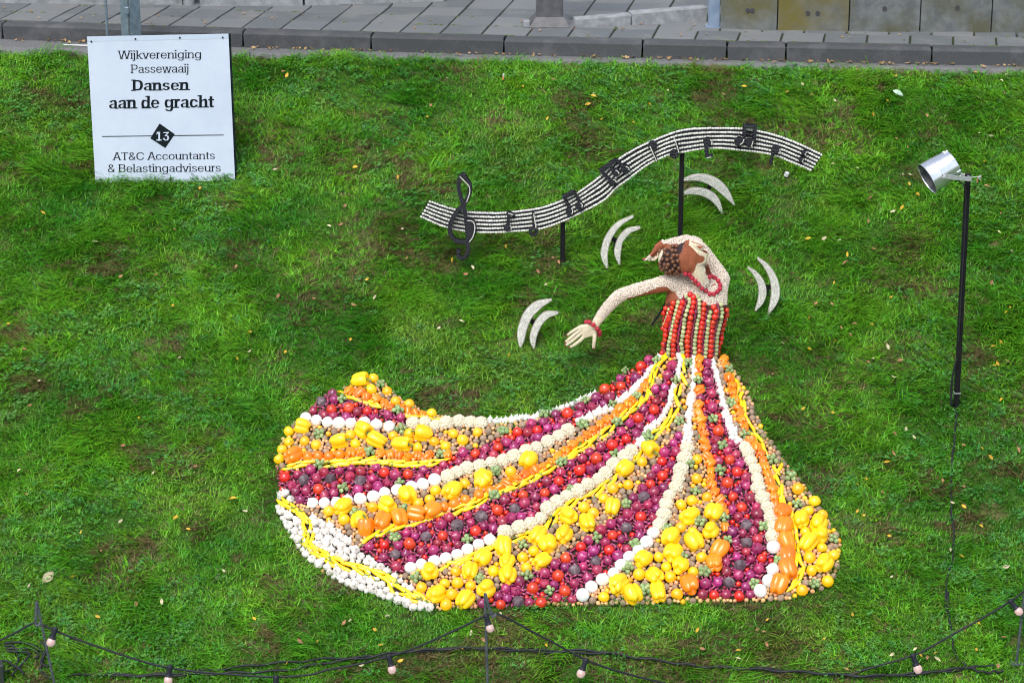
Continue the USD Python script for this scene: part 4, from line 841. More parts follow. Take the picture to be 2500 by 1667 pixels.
sh0 = revolve([(0, -1.0), (.16, -.86), (.36, -.5), (.42, -.1), (.34, .35), (.15, .75), (.05, 1.0), (0, 1.15)], 9)
for kind, pts in cols_c:
    step = {'T': 11.6, 'B': 9.9, 'S': 10.4}[kind]
    L_ = np.array(cC(*pts)); n = max(2, int(round(length(spline(L_, 40)) / step)) + 1)
    Q = spline(L_, n)
    Pq, Nq = on_body(Q)
    for i in range(n):
        if np.isnan(Pq[i]).any():
            # strings at the very edge hang just outside the outline
            p = on_wall([Q[i]], YB - .01)[0]; nn = np.array([0, -1.0, 0])
        else:
            p, nn = Pq[i], Nq[i]
        d = on_wall([Q[min(i + 1, n - 1)]], YB)[0] - on_wall([Q[max(i - 1, 0)]], YB)[0]
        if kind == 'T':
            s = .0182 * rng.uniform(.9, 1.1); m = tom0.copy(); m.apply_transform(mat4(frame(nn + rng.normal(0, .5, 3), d), p + nn * .011, (s, s, s * .96))); obj('cherry_tomato', m, cherry, bod, smooth=True)
        elif kind == 'B':
            s = .0143 * rng.uniform(.9, 1.08); m = ICO2.copy(); m.apply_transform(mat4(frame(d, nn), p + nn * .008, (s, s, s))); obj('brussels_sprout', m, sprout_m, bod, smooth=True)
        else:
            s = .0195 * rng.uniform(.85, 1.15); m = sh0.copy(); m.apply_transform(mat4(frame(d + rng.normal(0, .3, 3) * np.linalg.norm(d), nn), p + nn * .006, (s, s, s))); obj('shallot', m, shallot_m, bod, smooth=True)
# ------------------------------------------------------------------ the skirt of vegetables laid on the bank
outline_o = [(1512, 828), (1470, 845), (1430, 868), (1395, 893), (1360, 915), (1320, 940), (1270, 950), (1210, 960), (1140, 970), (1075, 970), (1020, 962), (975, 948), (940, 932), (910, 912), (890, 890), (870, 875), (845, 868), (820, 870), (800, 890), (780, 905), (750, 910), (735, 920), (715, 945), (695, 960), (670, 985), (650, 1010), (640, 1040), (632, 1055), (635, 1075), (640, 1110), (640, 1150), (635, 1165), (645, 1190), (665, 1230), (690, 1270), (730, 1310), (790, 1345), (860, 1370), (910, 1390), (950, 1405), (990, 1405), (1050, 1402), (1100, 1400), (1200, 1398), (1320, 1395), (1450, 1392), (1560, 1390), (1640, 1387), (1750, 1385), (1800, 1385), (1840, 1370), (1880, 1362), (1910, 1345), (1925, 1310), (1930, 1265), (1930, 1240), (1905, 1200), (1880, 1160), (1840, 1110), (1800, 1060), (1765, 1010), (1735, 950), (1720, 910), (1700, 880), (1680, 850), (1660, 826)]
outline = np.array(O(*outline_o))
og = at(outline)
poly_g = Polygon(og[:, :2]).buffer(0)
ext_g = shapely.union_all([poly_g, Point(*WA[:2]).buffer(0.22)])
GX, GY = np.arange(-1.9, 2.2, 0.02), np.arange(-0.4, 3.2, 0.02)
mg = np.stack(np.meshgrid(GX, GY), -1)
ins = shapely.contains_xy(ext_g, mg[..., 0], mg[..., 1])
dist = np.where(ins, shapely.distance(shapely.points(mg.reshape(-1, 2)), ext_g.exterior).reshape(ins.shape), 0.0)
from scipy.ndimage import map_coordinates
def dome(x, y):
    d = map_coordinates(dist, [(np.asarray(y) - GY[0]) / 0.02, (np.asarray(x) - GX[0]) / 0.02], order=1, mode='nearest')
    w = np.exp(-(((x - WA[0]) ** 2 + (y - WA[1]) ** 2) / 0.35 ** 2))
    return 0.035 * (1 - np.exp(-d / 0.10)) + 0.10 * w * (1 - np.exp(-d / 0.08))
def skirt(x, y):
    return ground(x, y) + dome(x, y)
def sk(px):
    return march(px, skirt)
def skn(p):
    e = 0.01
    x, y = p[:, 0], p[:, 1]
    n = np.stack([-(skirt(x + e, y) - skirt(x - e, y)) / (2 * e), -(skirt(x, y + e) - skirt(x, y - e)) / (2 * e), np.ones(len(p))], 1)
    return n / np.linalg.norm(n, axis=1)[:, None]
# the panel that carries the vegetables
net = mat('dark_netting', (0.030, 0.020, 0.014), (0.055, 0.035, 0.022), scale=50, rough=0.9, bump=.6)
px_, py_ = np.meshgrid(np.arange(-1.7, 2.05, 0.03), np.arange(-0.3, 3.0, 0.03)); sh_ = px_.shape
inn = shapely.contains_xy(poly_g.buffer(-0.012), px_.ravel(), py_.ravel())
idx = np.arange(px_.size).reshape(sh_)
q = np.stack([idx[:-1, :-1], idx[:-1, 1:], idx[1:, 1:], idx[1:, :-1]], -1).reshape(-1, 4)
q = q[inn[q].all(1)]
pan = np.stack([px_.ravel(), py_.ravel(), (skirt(px_, py_) + 0.002).ravel()], 1)
use = np.unique(q); rm = np.full(px_.size, -1); rm[use] = np.arange(len(use))
obj('skirt_panel', (pan[use], rm[q]), net, smooth=True, label='dark backing panel on the grass under the vegetable skirt', category='panel')

# ---- prototypes of the vegetables
kinds_root = stage.CreateClassPrim('/World/Kinds')
def proto(name, parts):
    stage.CreateClassPrim('/World/Kinds/' + name)
    p = UsdGeom.Xform.Define(stage, '/World/Kinds/' + name); p.GetPrim().SetSpecifier(Sdf.SpecifierClass)
    for pn, mesh, m in parts:
        usdkit.mesh(stage, numbered('/World/Kinds/%s/%s' % (name, pn)), mesh, m, smooth=55)
    return '/World/Kinds/' + name

pep_y = mat('yellow_pepper_skin', (0.78, 0.43, 0.004), (0.82, 0.50, 0.006), scale=9, rough=0.26, rnd=0.05, coat=0.35, sss=0.1, spec=.4)
pep_o = mat('orange_pepper_skin', (0.76, 0.155, 0.003), (0.80, 0.20, 0.005), scale=9, rough=0.26, rnd=0.07, coat=0.35, sss=0.1, hue=.008)
stem_g = mat('green_stem', (0.10, 0.17, 0.03), (0.16, 0.22, 0.05), scale=60, rough=0.5)
tom_r = mat('tomato_skin', (0.46, 0.018, 0.006), (0.54, 0.034, 0.009), scale=12, rough=0.24, rnd=0.10, coat=0.4, sss=0.12, hue=0.006)
tom_y = mat('yellow_tomato_skin', (0.76, 0.37, 0.004), (0.80, 0.45, 0.006), scale=12, rough=0.26, rnd=0.06, coat=0.35, sss=0.1, hue=.012)
tom_o = mat('orange_tomato_skin', (0.76, 0.145, 0.003), (0.80, 0.19, 0.005), scale=12, rough=0.26, rnd=0.07, coat=0.35, sss=0.1)
on_r = mat('red_onion_skin', (0.16, 0.012, 0.052), (0.33, 0.026, 0.098), scale=1.0, detail=4, rough=0.27, rnd=0.35, coat=0.3, coords='object', stretch=(60, 60, 6), hue=0.025)
on_r2 = mat('wine_onion_skin', (0.22, 0.012, 0.045), (0.36, 0.026, 0.075), scale=1.0, detail=4, rough=0.27, rnd=0.3, coat=0.3, coords='object', stretch=(60, 60, 6), hue=0.02)
beet_m = mat('beetroot_skin', (0.050, 0.022, 0.034), (0.12, 0.085, 0.095), scale=34, detail=5, rough=0.6, rnd=0.25, bump=0.4, bscale=60, c3=(0.22, 0.18, 0.175), s3=26, ramp3=(0.52, 0.70))
on_w = mat('white_onion_skin', (0.60, 0.60, 0.57), (0.66, 0.66, 0.64), scale=1.0, rough=0.3, rnd=0.08, coat=0.2, sss=0.1, coords='object', stretch=(40, 40, 5), c3=(0.50, 0.49, 0.36), s3=13, ramp3=(0.52, 0.8))
cauli_m = mat('cauliflower_curd', (0.50, 0.45, 0.31), (0.58, 0.55, 0.43), scale=60, detail=4, rough=0.8, bump=1.0, bscale=170, spec=.2)
chili_m = mat('yellow_chili_skin', (0.78, 0.46, 0.004), (0.82, 0.56, 0.008), scale=30, rough=0.26, rnd=0.12, coat=0.35, hue=.01)
garlic_m = mat('garlic_skin', (0.50, 0.46, 0.41), (0.60, 0.57, 0.52), scale=1.0, detail=4, rough=0.5, rnd=0.08, coords='object', stretch=(70, 70, 7), c3=(0.36, 0.28, 0.25), s3=30, ramp3=(.60, .74))
pearl_m = mat('pearl_onion_skin', (0.50, 0.49, 0.44), (0.56, 0.55, 0.51), scale=1, rough=0.33, rnd=0.06, coords='object', stretch=(70, 70, 8), coat=0.15)
brown_m = mat('brown_potato_skin', (0.20, 0.135, 0.085), (0.29, 0.21, 0.14), scale=60, detail=5, rough=0.75, rnd=0.2, bump=.3, bscale=120)
tan_m = mat('tan_onion_skin', (0.46, 0.22, 0.075), (0.58, 0.35, 0.17), scale=1, rough=0.35, rnd=0.22, coords='object', stretch=(70, 70, 8), coat=.15, hue=.02)
chy_m = mat('yellow_cherry_skin', (0.76, 0.32, 0.008), (0.82, 0.42, 0.012), scale=14, rough=0.24, rnd=0.12, coat=.35, hue=.015)
spr_m = mat('sprout_leaf', (0.10, 0.19, 0.055), (0.30, 0.37, 0.16), scale=70, detail=4, rough=0.5, bump=.5, bscale=140, rnd=0.2, hue=.02)

def pepper(seed, R=0.054, H=0.115):
    """A blocky bell pepper about z, its stem at +z."""
    g = np.random.default_rng(seed); lobes = 3 + seed % 2; ph = g.uniform(0, 6)
    nt, na = 15, 36; V = []
    for i in range(nt):
        t = i / (nt - 1); th = np.pi * t                          # 0 bottom tip, 1 shoulder
        rr = (np.sin(th) ** 0.42) * (0.80 + 0.22 * t) if 0 < t < 1 else 0
        z = -np.cos(th)
        for j in range(na):
            a = 2 * np.pi * j / na
            l = np.cos(lobes * a + ph); gr = (1 - abs(math.cos((lobes * a + ph) / 2))) ** 2.2
            r = rr * (1.06 + 0.03 * l - 0.24 * gr + 0.04 * np.cos(2 * a + ph * 2)) * R
            zz = z * H / 2
            if t < .3: zz += -0.010 * l * (1 - t / .3) * min(1, rr * 1.5) + 0.012 * (1 - t / .3) ** 2 * (rr < .4)
            if t > .8: zz += -0.020 * ((t - .8) / .2) ** 1.5 * (1 - min(1, rr)) + .004 * l * rr
            V.append((r * np.cos(a), r * np.sin(a), zz))
    F = [(i * na + j, i * na + (j + 1) % na, (i + 1) * na + (j + 1) % na, (i + 1) * na + j) for i in range(nt - 1) for j in range(na)]
    v = np.array(V); b = g.uniform(-.10, .10)
    v[:, 0] += b * v[:, 2] ** 2 * 8
    v *= 1 + .05 * (meshkit.noise(v * 22 + seed * 5, seed) - .5)[:, None]
    st = tube([(0, 0, H * .34), (0, 0, H * .46), (.006, .002, H * .58), (.015, .004, H * .64)], [.010, .0062, .0055, .0068], 8)
    return [('flesh', (v, np.array(F)), None), ('stem', st, stem_g)]
def with_mat(parts, m):
    return [(a, b, c or m) for a, b, c in parts]
def wob(m, amp, f, seed):
    m = m.copy(); m.vertices *= (1 + amp * (meshkit.noise(m.vertices / np.abs(m.vertices).max() * f + 7.7 * seed, seed) - .5))[:, None]; return m
def scaled(m, *s):
    m = m.copy(); m.vertices *= np.array(s if len(s) == 3 else s * 3); return m
tom_p = revolve([(0, -.86), (.35, -.84), (.68, -.68), (.92, -.32), (1, .05), (.93, .42), (.7, .72), (.38, .82), (.12, .76), (0, .72)], 18)
oni_p = revolve([(0, -.80), (.12, -.82), (.40, -.76), (.75, -.52), (.97, -.12), (.98, .22), (.78, .58), (.46, .80), (.22, .96), (.10, 1.16), (.07, 1.32), (0, 1.33)], 16)
wht_p = revolve([(0, -.86), (.14, -.88), (.45, -.80), (.8, -.52), (.99, -.08), (.97, .28), (.75, .62), (.42, .84), (.16, .96), (.08, 1.08), (0, 1.1)], 18)
prl_p = revolve([(0, -.9), (.4, -.85), (.85, -.5), (1.05, 0), (.92, .42), (.55, .8), (.26, 1.05), (.12, 1.3), (.05, 1.5), (0, 1.52)], 12)
tan_p = revolve([(0, -.9), (.45, -.8), (.87, -.4), (1, .05), (.85, .5), (.5, .82), (.2, 1.0), (.06, 1.28), (0, 1.3)], 10)
root = lambda r: join([tube([(0, 0, -.80 * r), (.05 * r * math.cos(a), .05 * r * math.sin(a), -.9 * r), (.17 * r * math.cos(a), .17 * r * math.sin(a), -.99 * r)], .02 * r, 4) for a in np.linspace(0, 6.28, 7)[:-1]])
def florets(seed, R=.040):
    g = np.random.default_rng(seed); ms = []
    for i in range(26):
        a = i * 2.39996; h = 1 - (i + .5) / 26 * 1.05
        d = np.array([math.sqrt(max(0, 1 - h * h)) * math.cos(a), math.sqrt(max(0, 1 - h * h)) * math.sin(a), h])
        m = trimesh.creation.icosphere(subdivisions=2, radius=1.0); m.vertices *= (1 + .30 * (meshkit.noise(m.vertices * 4 + i + seed * 3, i) - .5))[:, None]
        s = R * g.uniform(.30, .40); m.vertices = m.vertices * s + d * R * np.array([.82, .82, .62]); ms.append(m)
    return join(ms)
def chili(seed):
    g = np.random.default_rng(seed); b = g.uniform(.002, .010)
    t = np.linspace(0, 1, 9); P = np.stack([(t - .5) * .105, b * np.sin(np.pi * t) + .002 * np.sin(5 * t + seed), 0 * t], 1)
    r = np.interp(t, [0, .08, .3, .7, .93, 1], [.0075, .0118, .0132, .0112, .0055, .0012])
    s = np.array([P[0] + (.004, 0, 0), P[0] - (.006, .001, 0), P[0] - (.018, .006, -.004), P[0] - (.034, .014, -.012)])
    return [('flesh', tube(P, r, 9), chili_m), ('stem', tube(s, [.0090, .0066, .0034, .0032], 6), stem_g)]
def garlic(seed):
    na, prof = 24, [(0, -.62), (.35, -.66), (.80, -.45), (1, -.05), (.90, .30), (.58, .58), (.26, .78), (.15, 1.05), (.13, 1.35), (0, 1.36)]
    m = revolve(prof, na); a = np.arctan2(m.vertices[:, 1], m.vertices[:, 0]); r = np.hypot(m.vertices[:, 0], m.vertices[:, 1])
    k = 1 - .13 * (np.abs(np.cos(a * (3.5 if seed % 2 else 4) + seed)) ** 6) * (r > .3)
    m.vertices[:, :2] *= k[:, None]; return scaled(m, .030)
def cluster(seed):
    g = np.random.default_rng(seed); ps = []
    n = 5 + seed % 2
    for i in range(n):
        a = i * 6.283 / (n - 1) + seed; rr = 0.0 if i == n - 1 else .0215
        m = wob(ICO2, .12, 3, seed * 9 + i); s = g.uniform(.0125, .0155); m.vertices = m.vertices * s + [rr * math.cos(a) * g.uniform(.9, 1.25), rr * math.sin(a), (.012 if rr == 0 else 0) + g.uniform(-.003, .003)]
        ps.append(('sprout', m, spr_m))
    return ps
KIND = {
    'pepper': [proto('yellow_bell_pepper_%s' % w, with_mat(pepper(i, R, H), pep_y)) for i, (w, R, H) in enumerate((('broad', .056, .112), ('long', .051, .124), ('stout', .057, .104), ('plain', .053, .116)))],
    'opepper': [proto('orange_bell_pepper_%s' % w, with_mat(pepper(i + 4, .053, .116), pep_o)) for i, w in enumerate(('broad', 'long'))],
    'mini': [proto('mini_orange_pepper_%s' % w, with_mat(pepper(i + 9, R, H), pep_o)) for i, (w, R, H) in enumerate((('broad', .029, .062), ('long', .026, .068), ('round', .030, .055)))],
    'tomato': [proto('red_tomato_%s' % w, [('fruit', wob(scaled(tom_p, .036), .07, 2.2, i), tom_r)]) for i, w in enumerate(('round', 'flat'))],
    'ytomato': [proto('yellow_tomato_%s' % w, [('fruit', wob(scaled(tom_p, .0365), .06, 2.2, i + 5), tom_y)]) for i, w in enumerate(('round', 'flat'))],
    'otomato': [proto('orange_tomato', [('fruit', wob(scaled(tom_p, .0345), .06, 2.2, 8), tom_o)])],
    'onion': [proto('red_onion_%s' % w, [('bulb', wob(scaled(oni_p, .0335), .10, 2, i + 2), [on_r, on_r2, on_r][i]), ('roots', root(.0335), tan_m)]) for i, w in enumerate(('violet', 'wine', 'plump'))],
    'beet': [proto('beetroot_%s' % w, [('root', wob(scaled(ICO2 if i else trimesh.creation.icosphere(subdivisions=3), .039, .036, .034), .20, 2.4, i + 3), beet_m)]) for i, w in enumerate(('round', 'oval'))],
    'wonion': [proto('white_onion_%s' % w, [('bulb', wob(scaled(wht_p, .0405), .05, 2, i + 2), on_w), ('roots', root(.0405), tan_m)]) for i, w in enumerate(('round', 'plump'))],
    'cauli': [proto('cauliflower_floret_%s' % w, [('curd', florets(i), cauli_m)]) for i, w in enumerate(('broad', 'domed', 'loose'))],
    'chili': [proto('yellow_chili_%s' % w, chili(i)) for i, w in enumerate(('straight', 'bent', 'curved'))],
    'garlic': [proto('garlic_bulb_%s' % w, [('bulb', garlic(i), garlic_m)]) for i, w in enumerate(('broad', 'tall', 'plain'))],
    'pearl': [proto('pearl_onion_%s' % w, [('bulb', wob(scaled(prl_p, .0178), .1, 2, i), pearl_m)]) for i, w in enumerate(('pointed', 'round'))],
    'sprouts': [proto('sprout_cluster_%s' % w, cluster(i)) for i, w in enumerate(('ring', 'tight', 'loose'))],
    'potato': [proto('brown_potato_%s' % w, [('skin', wob(scaled(ICO2, .0225, .0205, .0195), .16, 2.2, i), brown_m)]) for i, w in enumerate(('round', 'oval'))],
    'tan': [proto('tan_onion_%s' % w, [('bulb', wob(scaled(tan_p, .0135), .1, 2, i), tan_m)]) for i, w in enumerate(('round', 'pointed'))],
    'ycherry': [proto('yellow_cherry_tomato', [('fruit', wob(scaled(tom0, .0178), .06, 2, 1), chy_m)])],
    'rcherry': [proto('red_cherry_tomato', [('fruit', wob(scaled(tom0, .0178), .06, 2, 2), cherry)])],
    'shallot': [proto('small_red_shallot_%s' % w, [('bulb', wob(scaled(sh0, .0200), .12, 2, i), shallot_m)]) for i, w in enumerate(('slim', 'curved'))],
}
RAD = dict(pepper=.055, opepper=.055, mini=.030, tomato=.036, ytomato=.0365, otomato=.0345, onion=.0335, beet=.037, wonion=.0405, cauli=.040, chili=.020, garlic=.029, pearl=.0165,
           sprouts=.030, potato=.0215, tan=.0135, ycherry=.0178, rcherry=.0178, shallot=.0125)

# ---- rows and places, in photograph pixels
ROW = {}
ROW['w2'] = V1((375, 575), (520, 600), (630, 620), (760, 630), (910, 630), (1040, 630), (1140, 655), (1260, 655), (1370, 655), (1460, 630), (1560, 625), (1660, 655), (1750, 640), (1890, 615)) + V3((90, 340), (190, 350), (300, 360))
ROW['p2'] = V3((345, 335), (440, 330), (530, 330), (640, 305), (760, 300), (870, 260), (1000, 220), (1100, 180), (1220, 130), (1380, 65))
ROW['w6'] = V1((430, 1390), (555, 1390), (690, 1390), (800, 1370), (920, 1360), (1050, 1340), (1170, 1300), (1300, 1270), (1420, 1240), (1530, 1220), (1640, 1180), (1760, 1150), (1870, 1090)) + V3((70, 830), (200, 770), (320, 750), (420, 720), (530, 700), (640, 660), (750, 610), (850, 580), (900, 550), (990, 510), (1060, 470), (1110, 430), (1180, 400))
ROW['p6'] = V3((1190, 350), (1300, 310), (1400, 250), (1500, 220), (1600, 150), (1700, 90), (1780, 20)) + V5((100, 520), (200, 440), (250, 390), (290, 350), (320, 290), (370, 240), (445, 150))
ROW['o8'] = V2((915, 610), (1110, 530), (1290, 490), (1470, 440), (1590, 420), (1700, 390), (1790, 345), (1970, 300)) + V3((160, 1090), (310, 1020), (400, 990), (540, 930), (720, 840), (800, 810), (880, 770), (940, 740), (1010, 690), (1080, 640), (1150, 580), (1250, 510), (1320, 460), (1390, 410), (1450, 360), (1500, 330), (1570, 280), (1630, 220), (1690, 180), (1750, 120)) + V5((70, 650), (120, 610), (180, 580), (280, 450), (310, 390))
ROW['c8'] = V2((960, 690), (1080, 630), (1200, 585), (1350, 540), (1480, 510), (1700, 430), (1900, 380), (2050, 330), (2300, 180)) + V3((40, 1195), (200, 1130), (400, 1050), (600, 960), (800, 875), (950, 775), (1100, 690), (1200, 620), (1350, 520), (1500, 420), (1600, 330), (1750, 200), (1850, 110), (1880, 20)) + V5((180, 650), (250, 570), (310, 480), (345, 400), (395, 290), (440, 220), (490, 165))
ROW['w10'] = V2((1360, 970), (1490, 930), (1600, 905), (1720, 870), (1840, 840), (1940, 780), (2040, 745), (2140, 705), (2240, 655)) + V4((50, 780), (170, 700), (290, 660), (400, 600), (510, 560), (640, 500), (740, 460), (870, 420), (990, 380), (1070, 300), (1130, 220), (1230, 160), (1310, 90), (1400, 60)) + V3((1250, 990), (1330, 930), (1420, 880), (1510, 820), (1570, 740), (1650, 690), (1730, 620))
ROW['p10'] = V3((1790, 580), (1830, 500), (1870, 450), (1910, 400)) + V5((250, 970), (270, 920), (310, 870), (350, 820), (400, 770), (450, 720), (500, 630), (530, 560), (550, 470), (570, 420), (610, 310), (620, 240), (637, 180), (625, 130))
ROW['c10'] = V2((1370, 1040), (1500, 1000), (1700, 945), (1850, 880)) + V4((50, 860), (200, 790), (400, 700), (480, 660), (650, 580), (850, 530), (1000, 470), (1100, 400), (1200, 310), (1350, 190), (1500, 90), (1650, 20)) + V3((1480, 925), (1570, 860), (1750, 700), (1850, 570), (1930, 480)) + V5((300, 970), (380, 890), (450, 820), (500, 775), (550, 690), (595, 630), (585, 560), (605, 470), (635, 380), (645, 290), (660, 170))
ROW['w13'] = V4((1460, 1260), (1590, 1150), (1690, 1080), (1790, 1010), (1890, 960), (1950, 890), (2010, 830), (2070, 760), (2150, 710), (2230, 650)) + V6((370, 665), (430, 590), (440, 540), (475, 480), (500, 400), (520, 310), (560, 260), (600, 200), (620, 130), (660, 60)) + V5((650, 1230), (670, 1150), (690, 1080), (690, 1030))
ROW['p13'] = V5((680, 985), (705, 900), (690, 830), (700, 750), (715, 680), (715, 620), (735, 560), (745, 500), (750, 420), (760, 330), (752, 260), (755, 150))
ROW['o15'] = V6((680, 1230), (770, 1110), (880, 1030), (980, 930), (1010, 830), (1050, 710), (1050, 620), (1060, 560), (1050, 470), (1030, 400), (1010, 340), (980, 290), (940, 230), (930, 170), (930, 110), (920, 40)) + V5((910, 1130), (880, 1070), (870, 1020), (860, 960), (855, 910), (845, 850), (835, 800), (825, 740), (815, 690), (800, 620), (790, 540), (800, 470), (800, 400), (800, 290), (800, 230), (800, 175))
ROW['w17'] = V6((1360, 1260), (1420, 1170), (1480, 1110), (1505, 1050), (1515, 980), (1520, 890), (1520, 820), (1520, 750), (1510, 690), (1510, 620), (1510, 550), (1490, 480), (1440, 380), (1380, 260), (1370, 170), (1360, 100), (1330, 40)) + V5((1320, 1200), (1280, 1070), (1240, 1010))
ROW['p17'] = V5((1200, 970), (1150, 930), (1130, 870), (1100, 800), (1080, 740), (1060, 690), (1045, 620), (1020, 560), (1010, 480), (990, 400), (970, 330), (955, 270), (935, 200))
ROW['o18'] = V6((1540, 1230), (1620, 1090), (1680, 980), (1660, 880), (1645, 780), (1640, 680), (1610, 590), (1610, 520), (1590, 470), (1560, 430), (1540, 370), (1520, 300), (1500, 220), (1470, 120), (1450, 60)) + V5((1420, 1150), (1390, 1060), (1350, 1020), (1310, 970), (1290, 920), (1250, 830), (1220, 760), (1195, 690), (1180, 640), (1150, 580), (1135, 490), (1110, 410), (1080, 350), (1050, 310), (1050, 240), (1030, 190), (985, 135))
ROW['c18'] = V6((1640, 1210), (1770, 1060), (1770, 950), (1750, 830), (1740, 720), (1710, 600), (1680, 500), (1640, 420), (1600, 330), (1580, 230), (1540, 120)) + V5((1550, 1270), (1500, 1200), (1460, 1130), (1440, 1060), (1390, 970), (1330, 890), (1280, 800), (1240, 700), (1210, 600), (1195, 520), (1180, 450), (1140, 370), (1120, 330))
ROW['o4'] = V1((230, 940), (395, 945), (495, 940), (600, 940), (700, 930), (800, 920), (910, 910), (1000, 920), (1110, 915), (1210, 920), (1300, 930), (1380, 955), (1470, 945), (1570, 935), (1650, 930), (1740, 930), (1830, 920))
ROW['c4'] = V1((200, 1045), (330, 1020), (560, 1010), (740, 1000), (900, 985), (1100, 985), (1300, 1005), (1500, 1000), (1680, 990))
ROW['c4b'] = V1((690, 1035), (850, 1010), (1000, 960), (1120, 960), (1250, 1010), (1420, 1010))
ROW['c0'] = V1((740, 325), (880, 390), (1000, 425), (1120, 470), (1240, 500), (1430, 555), (1580, 580), (1720, 600))
ROW['o0'] = V1((800, 320), (910, 330), (985, 375), (1070, 390), (1140, 430), (1210, 465), (1290, 480), (1350, 490), (1420, 520), (1490, 530), (1560, 545))
ROW['gc'] = V2((150, 275), (250, 345), (350, 405), (425, 490), (435, 560), (445, 640), (430, 700), (520, 775), (600, 835), (700, 885), (830, 920), (950, 950), (1060, 990), (1150, 1020), (1250, 1085), (1310, 1140), (1400, 1190), (1470, 1220))
P_poly = {
    1: V1((610, 330), (520, 390), (420, 480), (390, 530), (470, 560), (600, 580), (800, 580), (960, 585), (1100, 610), (1260, 610), (1410, 605), (1330, 560), (1200, 510), (1050, 470), (950, 420), (800, 380), (700, 335)),
    5: V1((145, 1060), (350, 1075), (620, 1030), (800, 1025), (1000, 1025), (1250, 1045), (1550, 1020), (1720, 970), (1850, 920), (1960, 895)) + V3((180, 610), (330, 560), (450, 500), (620, 440), (760, 350), (850, 320), (920, 290), (1080, 235), (1200, 180), (1290, 150), (1380, 90), (1420, 10)) + V5((0, 340), (60, 310), (160, 240), (260, 190), (330, 150), (420, 125), (440, 160)) + ROW['p6'][::-1] + ROW['w6'][::-1] + V1((300, 1330), (240, 1260), (140, 1230)),
    9: ROW['w10'] + ROW['p10'] + V5((560, 190), (520, 260), (490, 330), (470, 400), (390, 430), (350, 520), (290, 590), (240, 650), (170, 690), (110, 770), (20, 830)) + V3((1790, 330), (1700, 400), (1600, 440), (1500, 510), (1400, 590), (1250, 640), (1150, 720), (1050, 790), (900, 850), (780, 910), (650, 970), (500, 1040), (350, 1100), (240, 1150)) + V2((2150, 330), (2000, 400), (1750, 440), (1600, 490), (1400, 570), (1200, 620), (1060, 680), (960, 700), (950, 760), (1000, 830), (1100, 900), (1220, 990)),
    12: V4((320, 1350), (440, 1200), (560, 1130), (700, 1060), (950, 960), (1150, 860), (1250, 780), (1400, 690), (1520, 600), (1700, 470), (1850, 350), (1950, 240), (2050, 130), (2130, 60)) + V5((240, 1420), (310, 1310), (400, 1200), (440, 1130), (490, 1010), (560, 930), (600, 880), (645, 880), (670, 1000)) + ROW['w13'][::-1],
    16: ROW['o15'] + V5((830, 160), (915, 170)) + ROW['p17'][::-1] + ROW['w17'][::-1],
}
GARLIC = V2((140, 195), (100, 300), (150, 430), (170, 500), (210, 620), (330, 770), (500, 900), (640, 1000), (850, 1110), (1100, 1220), (1350, 1310), (1450, 1355), (1630, 1350), (1600, 1280), (1480, 1180), (1300, 1040), (1250, 1000), (1130, 920), (950, 780), (830, 680), (720, 560), (560, 490), (400, 420), (330, 350), (250, 230))
PEPPERS = [(V1((950, 235))[0], 1)] + [(p, 0) for p in V1((400, 670), (975, 700), (1545, 740), (745, 810), (1100, 800), (1340, 840)) + V2((780, 380), (1205, 370), (1395, 270), (1810, 230), (2120, 120), (935, 510), (1610, 1000), (1990, 990), (2110, 870), (2310, 760), (1670, 1205), (1945, 1255), (2145, 1160)) +
           V3((750, 725), (320, 895), (30, 1010), (1670, 800), (1910, 610), (1550, 1165), (1135, 1250), (1310, 1315), (1090, 1430), (830, 1440), (500, 1530), (930, 1520)) + V4((650, 845), (660, 1000), (1050, 840)) + V4((1920, 1110), (2090, 1210)) +
           V6((950, 475), (720, 510), (920, 650), (540, 710), (760, 750), (560, 860), (275, 920), (630, 980), (390, 1075), (45, 1150), (170, 1245), (420, 1230), (1785, 540), (1940, 585), (1960, 690), (1850, 760), (1995, 960))]
SPROUTS = V1((770, 410), (1130, 265), (1300, 515), (550, 740), (1335, 690), (1030, 905), (1715, 930), (550, 1030), (780, 1255), (1320, 1205), (895, 1485), (1360, 1450)) + V2((2235, 40), (2225, 260), (1275, 665), (1965, 690), (1480, 1050), (2085, 1060)) + \
    V3((1300, 150), (900, 280), (1555, 180), (1790, 95), (510, 435), (1270, 370), (1590, 350), (435, 820), (1065, 730), (420, 1045), (1575, 655), (1160, 990), (1680, 1125), (1400, 1455), (1770, 1510), (690, 1515), (1890, 480)) + V4((335, 1035), (880, 1000), (2040, 910), (1140, 1170), (2240, 1150)) + \
    V5((120, 300), (420, 195), (710, 205), (590, 375), (220, 525), (800, 370), (1070, 275), (1110, 590), (620, 770), (940, 745), (1240, 900), (1035, 1000), (720, 1180), (1010, 1240), (775, 1440), (1500, 1140), (1680, 1300), (40, 780), (330, 930)) + \
    V6((115, 385), (1045, 515), (810, 555), (1080, 740), (865, 1030), (1335, 1145), (1575, 930), (1430, 600), (200, 765), (130, 1000), (650, 885), (290, 1200), (1745, 390), (2085, 720), (1910, 1140), (510, 620))

